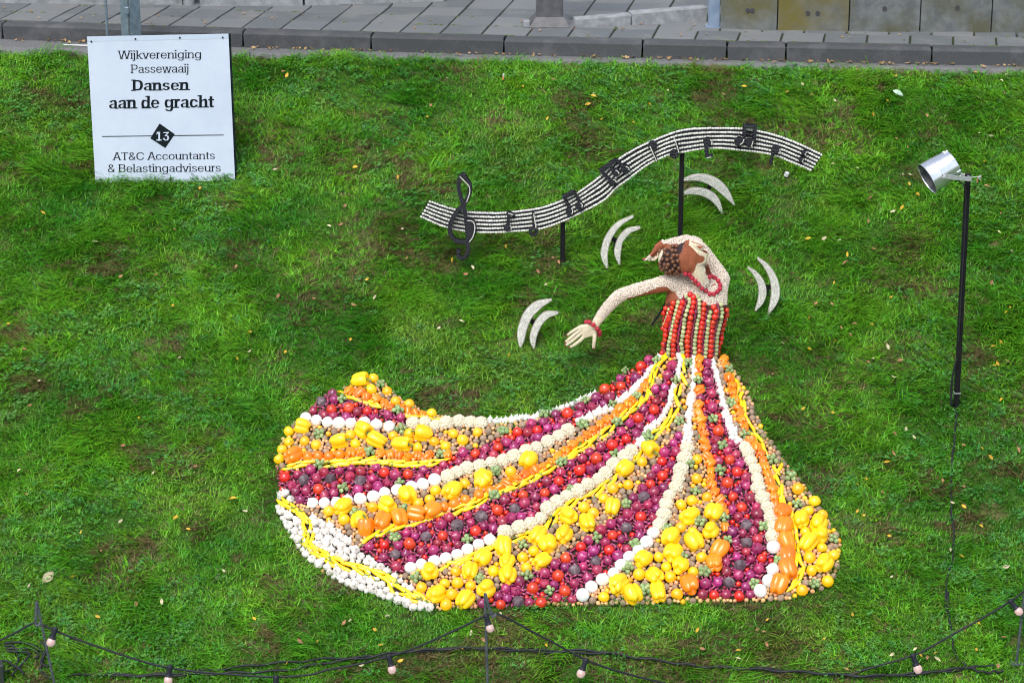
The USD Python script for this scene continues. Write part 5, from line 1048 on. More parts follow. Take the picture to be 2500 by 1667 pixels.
# ---- placing
items = []                                                        # kind, px, point, normal, axis, scale, lift
cells = {}
CS = 0.06
def free(p, r, k=0.88):
    c = (int(p[0] // CS), int(p[1] // CS))
    for i in (-2, -1, 0, 1, 2):
        for j in (-2, -1, 0, 1, 2):
            for q, rq in cells.get((c[0] + i, c[1] + j), ()):
                if (q[0] - p[0]) ** 2 + (q[1] - p[1]) ** 2 + (q[2] - p[2]) ** 2 < (k * (r + rq)) ** 2:
                    return False
    return True
def occupy(p, r):
    cells.setdefault((int(p[0] // CS), int(p[1] // CS)), []).append((p, r))
UPS = np.array([SLOPE_A, SLOPE_B, 0]); UPS = UPS / np.linalg.norm(UPS); UPS = UPS - PN * (UPS @ PN); UPS /= np.linalg.norm(UPS)   # up the bank
SIDE = np.cross(UPS, PN)
def add(kind, px, p, n, axis=None, s=1.0, lift=None, r=None):
    r = RAD[kind] * s if r is None else r
    items.append([kind, px, p, n, axis, s, lift]); occupy(p, r)
def on_skirt(pxs):
    p = sk(pxs); return p, skn(p)
pp, pn2 = on_skirt([p for p, _ in PEPPERS])
for (px, f), p, n in zip(PEPPERS, pp, pn2):
    ax = (UPS * 1.0 + SIDE * rng.normal(0, .5) - n * rng.uniform(-.15, .6))
    if f or px[1] < 1110:
        ax = -SIDE * -1.0 * (1 if rng.random() < .8 else -1) + UPS * rng.normal(-.2, .4) + n * .25
    add('pepper', px, p, n, ax, rng.uniform(.92, 1.05), .040, .047)
spp, spn = on_skirt(SPROUTS)
for px, p, n in zip(SPROUTS, spp, spn):
    add('sprouts', px, p, n, None, rng.uniform(.9, 1.1) * (1 if px[1] > 1000 else .85), .040, .021)
def row(name, seg, sched=None):
    """Items along a row: sched(f, k) gives (kind, scale) at the fraction f of its length."""
    L_ = spline(np.array(ROW[name]), 300); G = sk(L_); s = np.concatenate([[0], np.cumsum(np.linalg.norm(np.diff(G, axis=0), axis=1))])
    u, k = 0.0, 0
    while u < s[-1]:
        f = u / s[-1]; kind, sc = sched(f, k)
        r = {'chili': .047, 'mini': .029, 'pearl': .0155, 'opepper': .055, 'garlic': .024}.get(kind, RAD[kind]) * sc
        uu = min(u + r, s[-1])
        px = np.array([np.interp(uu, s, L_[:, 0]), np.interp(uu, s, L_[:, 1])])
        p = np.array([np.interp(uu, s, G[:, a]) for a in range(3)])
        i = int(np.clip(np.searchsorted(s, uu), 1, 299)); t = G[i] - G[i - 1]; t /= np.linalg.norm(t)
        n = skn(p[None])[0]; u += 2 * r * .96; k += 1
        yield kind, sc, px, p, n, t, f
def lay(name, sched, lanes=((0, 0),), jit=0.003, force=False):
    for off, ph in lanes:
        for kind, sc, px, p, n, t, f in row(name, None, sched):
            side = np.cross(n, t)
            p = p + side * (off(f) if callable(off) else off) + rng.normal(0, jit, 3) * [1, 1, .2] + t * ph
            if not force and not free(p, {'chili': .008, 'pearl': .011}.get(kind, RAD[kind] * .62) * sc, .8): continue
            q = project(p[None])[0]
            if kind == 'chili':
                sg = -1 if name in ('gc', 'c18') else 1
                add(kind, q, p, n, t * sg + side * rng.normal(.10, .15), sc, .016 + .010 * rng.random(), .011)
                for e in (-.028, .028):
                    occupy(p + t * e, .009)
            elif kind in ('opepper', 'mini'):
                ax = t * rng.normal(0, .4) + side * rng.normal(0, .4) - n * rng.uniform(-.3, .5) + UPS * .9
                add(kind, q, p, n, ax, sc, RAD[kind] * .75 * sc, RAD[kind] * .82 * sc)
            elif kind == 'pearl':
                add(kind, q, p, n, n * .7 + UPS * .8 + side * rng.normal(0, .4), sc, .016 + .008 * rng.random(), .012)
            else:
                add(kind, q, p, n, None, sc, None, RAD[kind] * sc * .92)
wc = lambda cut: (lambda f, k: ('wonion', rng.uniform(.90, 1.06)) if f < cut else ('cauli', rng.uniform(.86, 1.12)))
lay('w2', wc(.53)); lay('w6', wc(.46)); lay('w10', wc(.53)); lay('w13', wc(.50)); lay('w17', wc(.34))
pl = lambda f, k: ('pearl', rng.uniform(.98, 1.25))
tw = lambda a: (lambda f: a * (1 - .85 * f))
for nm in ('p6', 'p10', 'p13', 'p17', 'p2'):
    lay(nm, pl, ((lambda f: .0 if False else -.014 * (1 - f), 0), (lambda f: .014 * (1 - f), .008), (lambda f: 0.0, .012)), .003)
def os8(f, k):
    if f < .20: return 'opepper', rng.uniform(.92, 1.05)
    if f < .36: return 'otomato', rng.uniform(.9, 1.0)
    return 'mini', rng.uniform(.95, 1.25) * (1.05 - .15 * f)
lay('o8', os8); lay('o15', lambda f, k: ('opepper', rng.uniform(.92, 1.05)) if f < .25 else ('mini', rng.uniform(.9, 1.15)))
lay('o18', lambda f, k: ('opepper', rng.uniform(.95, 1.1)) if f < .31 else ('mini', rng.uniform(.9, 1.15)))
lay('o4', lambda f, k: ('opepper', 1.0) if k == 0 else (('otomato', .98) if f < .32 else ('mini', rng.uniform(1.0, 1.25))))
lay('o0', lambda f, k: ('mini', rng.uniform(1.1, 1.25) * (1 - .25 * f)))
ch = lambda f, k: ('chili', rng.uniform(.85, 1.1))
lay('c8', ch, ((-.013, 0), (.013, .047)), .003); lay('c10', ch, ((-.013, 0), (.013, .047)), .003); lay('c18', ch, ((-.013, 0), (.013, .047)), .003)
lay('c4', ch, ((-.015, 0), (.012, .03)), .003); lay('c4b', ch, ((0, 0),), .004); lay('c0', ch, ((0, 0), (.012, .04)), .002); lay('gc', ch, ((-.018, 0), (0, .04), (.018, .02)), .004, True)

pol = {k: Polygon(v).buffer(0) for k, v in P_poly.items()}
gar = Polygon(GARLIC).buffer(0)
Yp = {'Y3': Polygon(ROW['w2'] + ROW['p2'] + ROW['p6'][::-1] + ROW['w6'][::-1]).buffer(0), 'Y7': Polygon(ROW['w6'] + ROW['p6'] + ROW['p10'][::-1] + ROW['w10'][::-1]).buffer(0),
      'Y11': Polygon(ROW['w10'] + ROW['p10'] + ROW['p13'][::-1] + ROW['w13'][::-1]).buffer(0), 'Y14': Polygon(ROW['w13'] + ROW['p13'] + ROW['o15'][::-1]).buffer(0)}
BAND = {1: 'dark wedge', 5: 'top dark band', 9: 'second dark band', 12: 'middle dark band', 16: 'right dark band',
        'Y0': 'golden tip', 'Y3': 'top golden band', 'Y7': 'second golden band', 'Y11': 'middle golden band', 'Y14': 'right golden band', 'Y19': 'outer golden band', 'G': 'garlic hem'}
def band(px):
    pt = Point(*px)
    if gar.contains(pt): return 'G'
    for k, g in pol.items():
        if g.contains(pt): return k
    c18 = ROW['c18']; xs_ = np.interp(px[1], [p[1] for p in c18][::-1], [p[0] for p in c18][::-1])
    if px[0] > xs_ - 40 and px[1] > 880: return 'Y19'
    for k, g in Yp.items():
        if g.contains(pt): return k
    return 'Y0' if px[0] < 1200 and px[1] < 1045 else min(Yp, key=lambda k: Yp[k].distance(pt))
cand = np.stack([rng.uniform(660, 2070, 150000), rng.uniform(860, 1510, 150000)], 1)
cand = cand[shapely.contains_xy(Polygon(outline), cand[:, 0], cand[:, 1])]
cp_, cn_ = on_skirt(cand)
inset = shapely.distance(shapely.points(cp_[:, :2]), poly_g.exterior)
reg = np.full(len(cand), 'Y', object)
for k, g in pol.items():
    reg[shapely.contains_xy(g, cand[:, 0], cand[:, 1])] = 'P'
reg[shapely.contains_xy(gar, cand[:, 0], cand[:, 1])] = 'G'
print('cand', len(cand))
def fill(which, kind, n_max, k, prob=None, sc=(.9, 1.1), order=None, lift=None, axis=None, edge=0.5):
    idx = np.nonzero(reg == which)[0]; idx = rng.permutation(idx); made_n = 0
    for i in idx:
        s = rng.uniform(*sc); r = RAD[kind] * s
        if inset[i] < r * edge: continue
        if prob is not None and rng.random() > prob(cand[i]): continue
        p = cp_[i]
        if not free(p, r, k): continue
        ax = axis(cn_[i]) if axis else None
        add(kind, cand[i], p, cn_[i], ax, s, lift, r); made_n += 1
        if made_n >= n_max: break
    return made_n
hem = lambda p: np.clip((p[1] - 1000) / 420, 0, 1)                 # 0 near the waist, 1 at the hem
left = lambda p: np.clip((1350 - p[0]) / 500, 0, 1)
far = lambda p: max(hem(p), left(p))
lie = lambda n: SIDE * rng.normal(0, 1) + UPS * rng.normal(0, 1) + n * rng.normal(0, .4)
fill('G', 'garlic', 400, .76, sc=(.85, 1.1), axis=lambda n: n + SIDE * rng.normal(0, .6) + UPS * rng.normal(0, .6))
fill('G', 'garlic', 120, .74, sc=(.62, .8), axis=lambda n: n + lie(n) * .8)
fill('G', 'pearl', 220, .72, axis=lambda n: n + lie(n) * .6)
fill('P', 'beet', 62, 1.9, lambda p: .3 * max(0, far(p) - .5) / .5, (.88, 1.1))
fill('P', 'tomato', 120, 1.45, lambda p: .25 * max(0, far(p) + .12), (.84, 1.08))
fill('P', 'onion', 420, .93, lambda p: .3 + .6 * far(p), (.84, 1.12), axis=lambda n: n * .7 + lie(n) * .8)
fill('P', 'rcherry', 240, .92, lambda p: .12 * (1.15 - far(p)) + .03, (.85, 1.1))
fill('P', 'shallot', 1300, .78, None, (.85, 1.15), axis=lie, lift=.020)
fill('Y', 'ytomato', 95, 1.0, lambda p: .10 * max(0, far(p) - .05), (.88, 1.06))
fill('Y', 'potato', 420, .92, lambda p: .12, (.8, 1.15), axis=lie)
fill('Y', 'ycherry', 320, .92, lambda p: .10 if p[0] > 1180 else .04, (.85, 1.12))
fill('Y', 'tan', 2200, .78, None, (.8, 1.15), axis=lambda n: n * .6 + lie(n), lift=.017)
fill('Y', 'potato', 60, .8, None, (.7, .9), axis=lie)
print('items', len(items))

# ---- writing them: each vegetable is a thing; past 300 of a kind the smallest ones become one mass
WORDS = dict(pepper=('yellow_bell_pepper', 'yellow bell pepper', 'pepper', 'yellow bell peppers'), opepper=('orange_bell_pepper', 'large orange pepper', 'pepper', 'large orange peppers'), mini=('mini_orange_pepper', 'small orange pepper', 'pepper', 'small orange peppers'),
             tomato=('red_tomato', 'red tomato', 'tomato', 'red tomatoes'), ytomato=('yellow_tomato', 'yellow tomato', 'tomato', 'yellow tomatoes'), otomato=('orange_tomato', 'orange tomato', 'tomato', 'orange tomatoes'), onion=('red_onion', 'red onion', 'onion', 'glossy red onions'),
             beet=('beetroot', 'beetroot', 'beetroot', 'dusty beetroots'), wonion=('white_onion', 'white onion', 'onion', 'large white onions'), cauli=('cauliflower_floret', 'cauliflower floret', 'cauliflower', 'cauliflower florets'), chili=('yellow_chili', 'yellow chili', 'chili', 'yellow chilies'),
             garlic=('garlic_bulb', 'garlic bulb', 'garlic', 'garlic bulbs'), pearl=('pearl_onion', 'white pearl onion', 'onion', 'white pearl onions'), sprouts=('sprout_cluster', 'green sprout cluster', 'sprouts', 'clusters of green sprouts'), potato=('brown_potato', 'small brown potato', 'potato', 'small brown potatoes'),
             tan=('tan_onion', 'tiny tan onion', 'onion', 'tiny tan onions'), ycherry=('yellow_cherry_tomato', 'amber cherry tomato', 'tomato', 'amber cherry tomatoes'), rcherry=('red_cherry_tomato', 'red cherry tomato', 'tomato', 'red cherry tomatoes'), shallot=('small_red_shallot', 'slim purple shallot', 'shallot', 'slim purple shallots'))
ROWN = dict(wonion='white row', cauli='white row', opepper='orange row', mini='orange row', otomato='orange row', chili='row', pearl='white row')
def row_name(px, kinds):
    best, bd = None, 1e9
    for k, v in ROW.items():
        if k[0] in kinds:
            d = LineString(v).distance(Point(*px))
            if d < bd: best, bd = k, d
    return best
RN = {'w2': 'under the dark wedge', 'p2': 'along the upper edge', 'w6': 'under the top dark band', 'p6': 'under the top dark band', 'w10': 'under the second dark band', 'p10': 'under the second dark band', 'w13': 'beside the middle dark band',
      'p13': 'beside the middle dark band', 'w17': 'beside the right dark band', 'p17': 'beside the right dark band', 'o8': 'above the second dark band', 'o15': 'beside the right dark band', 'o18': 'near the right edge', 'o4': 'above the top dark band', 'o0': 'at the skirt tip',
      'c8': 'above the second dark band', 'c10': 'below the second dark band', 'c18': 'near the right edge', 'c4': 'above the top dark band', 'c4b': 'close above the top dark band', 'c0': 'at the skirt tip', 'gc': 'through the garlic'}
bykind = {}
for it in items:
    bykind.setdefault(it[0], []).append(it)
def matrix(it):
    kind, px, p, n, ax, s, lift = it[:7]
    if kind == 'chili':
        R = frame(n, ax); R = R if rng.random() < .5 else frame(-n, ax)
    elif kind in ('shallot', 'pearl', 'garlic', 'onion', 'wonion', 'tan', 'potato', 'pepper', 'opepper', 'mini', 'beet'):
        if ax is None: ax = n + SIDE * rng.normal(0, .8) + UPS * rng.normal(-.2, .8)
        R = frame(ax, rng.normal(0, 1, 3))
    elif kind in ('cauli', 'sprouts'):
        R = frame(n + .15 * rng.normal(0, 1, 3) + np.array([0, -.25, 0]), rng.normal(0, 1, 3))
    else:
        R = frame(-(n + .7 * rng.normal(0, 1, 3)), rng.normal(0, 1, 3))
    h = RAD[kind] * s * .72 if lift is None else lift
    return mat4(R, p + n * h, (s, s, s))
LEFTWARD = ('w2', 'p2', 'o4', 'c4', 'c4b', 'c0', 'o0', 5, 'Y3', 1, 'Y0', 'G', 'gc')
SMALL = ('tan', 'potato', 'ycherry', 'rcherry', 'shallot', 'pearl', 'garlic')
ranked = []                                                         # point, name with its rank, place: what small things can be found beside
for kind in sorted(bykind, key=lambda k: k in SMALL):
    lst = bykind[kind]
    name, words, cat, plural = WORDS[kind]
    by = {}
    for it in lst:
        if kind in ROWN and kind != 'pearl':
            b = row_name(it[1], {'wonion': 'w', 'cauli': 'w', 'opepper': 'o', 'mini': 'o', 'otomato': 'o', 'chili': 'cg'}[kind])
        elif kind == 'pearl':
            b = 'G' if gar.contains(Point(*it[1])) else row_name(it[1], 'p')
        else:
            b = band(it[1])
        it.append(b); by.setdefault(b, []).append(it)
    keep = sorted(lst, key=lambda i: -i[5] * (1 + .25 * hem(i[1])))[:300]
    keepset = set(map(id, keep))
    if kind in SMALL and kind == 'tan':
        rtree_ = cKDTree(np.array([r[0] for r in ranked]))
    elif kind in SMALL:
        rtree_ = cKDTree(np.array([r[0] for r in ranked]))
    for b, l in by.items():
        left_ = b in LEFTWARD
        l.sort(key=lambda i: i[1][0] if left_ else -i[1][1])
        frm = 'left' if left_ else 'hem'
        where = (('%s %s' % (ROWN.get(kind, 'row'), RN[b])) if b in RN else BAND[b])
        for i, it in enumerate(l):
            if kind not in SMALL and b not in RN:
                ranked.append((it[2], '%s %s' % (ordinal(i + 1), words), frm, where))
            if id(it) not in keepset: continue
            if kind in SMALL:
                _, _, (rp_, rn_, rf_, rw_) = (0, 0, ranked[rtree_.query(it[2])[1]])
                lab = '%s by the %s from the %s, %s' % (words, rn_, rf_, rw_)
                gl = '%s by the %s from the %s of the %s' % (plural, rn_, rf_, rw_)
            else:
                lab = '%s %s from the %s in %s%s' % (ordinal(i + 1), words, frm, '' if b in RN else 'the ', where)
                gl = plural + ' in the vegetable skirt'
            pr = KIND[kind][rng.integers(len(KIND[kind]))]
            x = UsdGeom.Xform.Define(stage, numbered('/World/' + name))
            x.AddTransformOp().Set(Gf.Matrix4d(*matrix(it).T.ravel().tolist()))
            x.GetPrim().GetReferences().AddInternalReference(pr); x.GetPrim().SetInstanceable(True)
            custom(x.GetPrim(), label=lab, category=cat, group=gl)
    rest = [it for it in lst if id(it) not in keepset]
    if rest:
        pi = UsdGeom.PointInstancer.Define(stage, '/World/' + name + '_mass')
        prs = []
        for k, pr in enumerate(KIND[kind]):
            q_ = UsdGeom.Xform.Define(stage, '/World/%s_mass/%s' % (name, pr.split('/')[-1])); q_.GetPrim().GetReferences().AddInternalReference(pr); prs.append(q_.GetPath())
        pi.CreatePrototypesRel().SetTargets(prs)
        Ms = [matrix(it) for it in rest]
        pi.CreatePositionsAttr(Vt.Vec3fArray([Gf.Vec3f(*map(float, m[:3, 3])) for m in Ms]))
        pi.CreateScalesAttr(Vt.Vec3fArray([Gf.Vec3f(float(it[5])) for it in rest]))
        qs = []
        for m, it in zip(Ms, rest):
            q4 = trimesh.transformations.quaternion_from_matrix(mat4(m[:3, :3] / it[5], (0, 0, 0)))
            qs.append(Gf.Quath(float(q4[0]), float(q4[1]), float(q4[2]), float(q4[3])))
        pi.CreateOrientationsAttr(Vt.QuathArray(qs))
        pi.CreateProtoIndicesAttr(Vt.IntArray([int(rng.integers(len(prs))) for _ in rest]))
        custom(pi.GetPrim(), kind='stuff', label='mass of %s filling the gaps of the skirt' % plural, category=cat)
print({k: len(v) for k, v in bykind.items()})
# ------------------------------------------------------------------ spotlight in a tin bucket on its pole
tin = mat('tin', (0.60, 0.63, 0.66), (0.68, 0.70, 0.73), scale=30, rough=0.24, metallic=0.95, bump=0.05, bscale=12)
tin_in = mat('tin_inside', (0.10, 0.10, 0.11), (0.16, 0.16, 0.17), scale=30, rough=0.5, metallic=0.6)
lampg = mat('lamp_glass', (0.03, 0.03, 0.035), rough=0.15)
pf_ = at1(2334, 1000); YL = pf_[1]
ptop = on_wall([(2363, 424)], YL)[0]
spot = thing('bucket_spotlight', 'tin bucket spotlight on a tall black pole aimed at the dancer', 'spotlight')
u = ptop - pf_; u /= np.linalg.norm(u)
R = frame(u, [1, 0, 0])
pm = box(0.032, 0.032, np.linalg.norm(ptop - pf_) + .2, .002); pm.apply_transform(mat4(R, pf_ - u * .2)); obj('pole', pm, pole_k, spot)
rimc, backc = on_wall(LH((468, 482), (733, 318)), YL - 0.06)
ax = rimc - backc; ax /= np.linalg.norm(ax)
tc = CAM - rimc; tc /= np.linalg.norm(tc)
ax = ax * .965 + tc * .26 ; ax /= np.linalg.norm(ax)
Ln, Rr = 0.185, 0.098
prof = [(0, 0), (Rr * .82, 0), (Rr * .86, .004), (Rr * .87, .012), (Rr * .955, Ln * .62), (Rr * .985, Ln * .64), (Rr * .965, Ln * .67), (Rr * .99, Ln * .97), (Rr * 1.02, Ln), (Rr * .985, Ln * 1.004), (Rr * .965, Ln * .97), (Rr * .86, .03)]
bk = revolve(prof, 40); Rb = frame(ax); cb = rimc - ax * Ln
bk.apply_transform(mat4(Rb, cb)); bkt = obj('bucket', bk, tin, spot, smooth=35)
d = revolve([(0, .06), (Rr * .85, .06), (Rr * .91, .1), (Rr * .955, Ln * .97)][::-1], 36); d.apply_transform(mat4(Rb, cb)); obj('inner_wall', d, tin_in, bkt, smooth=35)
d = revolve([(0, .075), (.03, .075), (.055, .10), (.06, .12), (.055, .122), (0, .115)][::-1], 24); d.apply_transform(mat4(Rb, cb)); obj('lamp', d, lampg, bkt, smooth=35)
for a in np.linspace(0, 6.28, 8)[:-1]:
    c = box(.012, .004, .03, .001); c.apply_transform(mat4(frame(Rb[:, 2], Rb[:, 0] * math.cos(a) + Rb[:, 1] * math.sin(a)), cb + (Rb[:, 0] * math.cos(a) + Rb[:, 1] * math.sin(a)) * Rr * .885 + Rb[:, 2] * .0)); obj('rim_clip', c, tin, bkt)
sd = np.cross(ax, [0, 0, 1.0]); sd /= np.linalg.norm(sd)
if sd @ tc < 0: sd = -sd
steel = mat('zinc_steel', (0.46, 0.48, 0.50), (0.54, 0.56, 0.58), scale=40, rough=0.38, metallic=0.7)
def bar(p0, p1, w, t, up):
    d_ = p1 - p0; L_ = np.linalg.norm(d_); Rm = frame(d_, up); m = box(w, t, L_, .001); m.apply_transform(mat4(Rm, p0)); return m
piv = rimc - ax * Ln * .40
endp = on_wall(LH((885, 472)), YL - .03)[0]
parts_b = []
for sgn in (1, -1):
    p0 = piv + sd * sgn * (Rr * 1.0); p1 = endp + sd * sgn * .035
    dr = (p1 - p0) / np.linalg.norm(p1 - p0)
    parts_b.append(bar(p0 - dr * .012, p1, .027, .004, [0, 0, 1]))
parts_b.append(bar(endp - sd * .038, endp + sd * .038, .027, .004, [0, 0, 1]))
obj('bracket', join(parts_b), steel, spot)
for sgn in (1, -1):
    b = trimesh.creation.cylinder(.009, .012, sections=10); b.apply_transform(mat4(frame(sd), piv + sd * sgn * (Rr + .006))); obj('pivot_bolt', b, steel, spot)
w0 = endp + np.array([.03, 0, .0])
obj('tie_wire', join([tube([endp, w0 + [.02, 0, .006], w0 + [.045, -.01, .018 * k]], .0022, 5) for k in (-.6, .3, 1)]), steel, spot)
black_rub = mat('black_cable', (0.008, 0.009, 0.012), (0.013, 0.014, 0.017), scale=40, rough=0.5, spec=.25)
cb0 = on_wall(LH((780, 500), (850, 550)), YL - .01)
back = cb + ax * .0
obj('lamp_lead', tube(spline([cb0[0], (cb0[0] + cb0[1]) / 2 + [0, -.02, -.004], cb0[1] + [0, -.02, -.01], pf_ + u * 1.2 + [-.006, -.021, 0], pf_ + u * .45 + [-.010, -.022, 0]], 24), .0045, 7), black_rub, spot)
lead = on_wall(L5((268, 340), (248, 420), (240, 500), (240, 560)), YL - .03)
obj('loose_lead', tube(spline(list(lead) + [at1(2326, 992) + [0, 0, .01]], 20), .0065, 7), black_rub, spot)
b = box(.04, .04, .006); b.apply_transform(mat4(R, pf_ + u * .11)); obj('cable_tie', b, steel, spot)
def ground_cable(name, pxs, r, label, lift=.02, n=60):
    p = spline(at(pxs), n); p[:, 2] = ground(p[:, 0], p[:, 1]) + lift + .006 * np.sin(np.arange(n) * .9)
    p[:, 0] += .003 * np.sin(np.arange(n) * .7)
    return obj(name, tube(p, r, 7), black_rub, smooth=True, label=label, category='cable')
ground_cable('ground_cable', L5((258, 600), (262, 660), (250, 780), (240, 900), (238, 1000), (240, 1100), (248, 1180), (250, 1260), (240, 1340), (215, 1440), (212, 1520), (218, 1580)) + F3((1810, 150), (1800, 250), (1815, 350), (1835, 480), (1840, 560), (1880, 640)), .0062,
             'thin black cable lying down the grass from the bucket spotlight', .028, 90)

# ------------------------------------------------------------------ festoon lights along the foot of the bank
bulb_m = usdkit.material(stage, '/World/Looks/frosted_bulb', {'p': ('principled_bsdf', {'base_color': (0.47, 0.315, 0.295), 'roughness': 0.28, 'subsurface_weight': 0.3, 'subsurface_scale': 0.01, 'coat_weight': 0.2})}, surface='p.BSDF')
sock_m = mat('socket_black', (0.008, 0.009, 0.014), (0.012, 0.013, 0.02), scale=60, rough=0.5, spec=.25)
rod_m = mat('grey_rod', (0.045, 0.055, 0.065), (0.08, 0.09, 0.10), scale=30, rough=0.5, metallic=0.2, spec=.3)
stakes = {}
def hook_stake(label, foot_px, bend, apex_px, down_px, top_y=None):
    f = at1(*foot_px); y = f[1]
    a, d_ = on_wall([apex_px, down_px], y)
    t = thing('hook_stake', label, 'stake')
    obj('rod', tube(np.array([f - (a - f) * .15, f, (f + a) / 2, a]), .0075, 8), rod_m, t)
    obj('hook', tube(spline([a, a + (d_ - a) * .1 + [0, -.004, .012], a + (d_ - a) * .5 + [0, -.006, 0], d_, d_ + [.012, -.004, -.012], d_ + [.026, 0, .004]], 24), .0085, 8), rod_m, t)
    return f, y, a, d_
h1 = hook_stake('grey hook stake at left holding the festoon cable', (140, 1702), 0, F1((303, 235))[0], F1((293, 408))[0])
h2 = hook_stake('grey hook stake in the middle holding the festoon cable', (1192, 1718), 0, F2((1003, 130))[0], F2((1045, 258))[0])
h3 = hook_stake('grey hook stake at the right edge holding the festoon cable', (2481, 1622), 0, (2503, 1432), (2507, 1500))
tp = box(.10, .05, .008, .001); tp.apply_translation(h3[0] + [.02, 0, .006])
obj('foot_plate', tp, rod_m, label='small metal foot plate of the right hook stake', category='plate')
yl = lambda x: np.interp(x, [-300, 90, 1195, 2481, 2900], [h1[1], h1[1], h2[1], h3[1], h3[1]])
wire_px = [(-260, 1640), (-60, 1580), (0, 1562)] + F1((140, 475), (250, 412), (293, 405), (345, 415), (420, 450), (560, 510), (800, 595), (1050, 680), (1250, 740), (1393, 770), (1600, 800), (1900, 825), (2265, 845)) + F2((-100, 640), (0, 612), (200, 575), (388, 528), (560, 470), (780, 375), (1000, 270), (1050, 252), (1120, 268), (1300, 365), (1480, 460), (1600, 525), (1700, 570), (1850, 620), (2100, 685)) + \
    [(1740, 1690), (1880, 1690)] + F3((780, 820), (900, 780), (1200, 690), (1540, 590), (1700, 515), (1830, 440), (2050, 320), (2240, 205), (2352, 130)) + [(2506, 1440), (2620, 1500), (2800, 1560)]
wp = np.array([on_wall([p], yl(p[0]))[0] for p in wire_px])
fest = thing('festoon_lights', 'string of pale pink bulbs in black sockets on a black cable', 'string lights')
obj('cable', tube(spline(wp, 220), .0062, 7), black_rub, fest, smooth=True)
sock_p = revolve([(0, .052), (.012, .052), (.0165, .047), (.0175, .036), (.0165, .030), (.0155, .0), (.0185, -.010), (.0215, -.014), (.0205, -.018), (0, -.018)][::-1], 16)
bulb_p = revolve([(.013, -.014), (.0195, -.022), (.0250, -.034), (.0258, -.046), (.0215, -.059), (.0125, -.067), (0, -.070)][::-1], 18)
for s_px, b_px in ((F1((455, 445))[0], F1((422, 552))[0]), (F1((1395, 755))[0], F1((1383, 865))[0]), (F1((2265, 840))[0], F1((2262, 960))[0]), (F2((388, 520))[0], F2((412, 603))[0]), (F2((1008, 262))[0], F2((1037, 340))[0]),
                   (F2((1648, 545))[0], F2((1615, 628))[0]), (F3((1552, 580))[0], F3((1587, 675))[0]), (F3((2250, 190))[0], F3((2312, 262))[0])):
    y = yl(s_px[0]) - .012
    a, b = on_wall([s_px, b_px], y); d_ = b - a; d_ /= np.linalg.norm(d_)
    d_ = d_ + np.array([0, -.22, 0]); d_ /= np.linalg.norm(d_)
    Rm = frame(-d_); sc = np.linalg.norm(b - a) / .088
    sk_ = sock_p.copy(); sk_.apply_transform(mat4(Rm, a + d_ * .046 * sc, (sc,) * 3)); so = obj('socket', sk_, sock_m, fest, smooth=40)
    bl = bulb_p.copy(); bl.apply_transform(mat4(Rm, a + d_ * .046 * sc, (sc,) * 3)); obj('bulb', bl, bulb_m, so, smooth=60)
ground_cable('ground_cable', [(165, 1661)] + F1((800, 868), (1250, 870), (1700, 835), (1900, 815), (2100, 790), (2350, 770)) + F2((0, 575), (300, 560), (450, 540), (700, 518), (900, 508), (1100, 518), (1400, 532), (1600, 535), (1800, 545), (2100, 585), (2352, 620)) + F3((0, 700), (500, 720), (900, 755), (1200, 772), (1500, 765), (1800, 735), (2140, 690)), .0068,
             'long black cable along the foot of the bank', .034, 160)
ground_cable('ground_cable', F1((900, 892), (1500, 880), (2000, 860), (2352, 840)) + F2((0, 605), (200, 580), (370, 552), (520, 535), (900, 515), (1300, 526), (1700, 530), (1850, 555), (2100, 592), (2352, 628)) + F3((0, 708), (500, 735), (800, 752), (1200, 778), (1600, 755), (2000, 715)), .0068,
             'second black cable lying close beside the long one at the foot of the bank', .040, 160)
ground_cable('ground_cable', F3((1900, 680), (1950, 715), (2050, 750), (2200, 742)), .0068, 'short black cable end curling in the grass at lower right', .04, 30)
coil = []
for i, pts in enumerate((((30, 610), (90, 600), (180, 600), (260, 620), (330, 660), (360, 720), (345, 790), (335, 830), (380, 880), (430, 897)), ((40, 640), (110, 640), (150, 700), (150, 760), (110, 820), (40, 850), (0, 850)),
                        ((60, 670), (180, 670), (260, 670), (310, 700), (320, 730), (290, 755)), ((60, 700), (180, 705), (245, 720), (200, 790), (140, 850), (100, 900)), ((0, 800), (60, 790), (120, 830), (170, 860), (200, 900)), ((340, 640), (380, 690), (375, 740), (340, 810), (400, 850)))):
    p = at(F1(*pts)); p = spline(p, 40); p[:, 2] = ground(p[:, 0], p[:, 1]) + .03 + .012 * i * .6
    coil.append(tube(p, .0068, 7))
obj('cable_coil', join(coil), black_rub, smooth=True, label='tangled coil of black cable beside the left hook stake', category='cable')
bx0 = at1(-12, 1672)
m = box(.10, .07, .16, .006); m.apply_transform(mat4(frame([0.05, -.1, 1.0], [1, .3, 0]), bx0 + [0, 0, -.01]))
obj('junction_box', m, mat('box_black', (0.012, 0.016, 0.013), (0.02, 0.025, 0.02), scale=30, rough=0.5), label='small black junction box at the lower left corner', category='box')

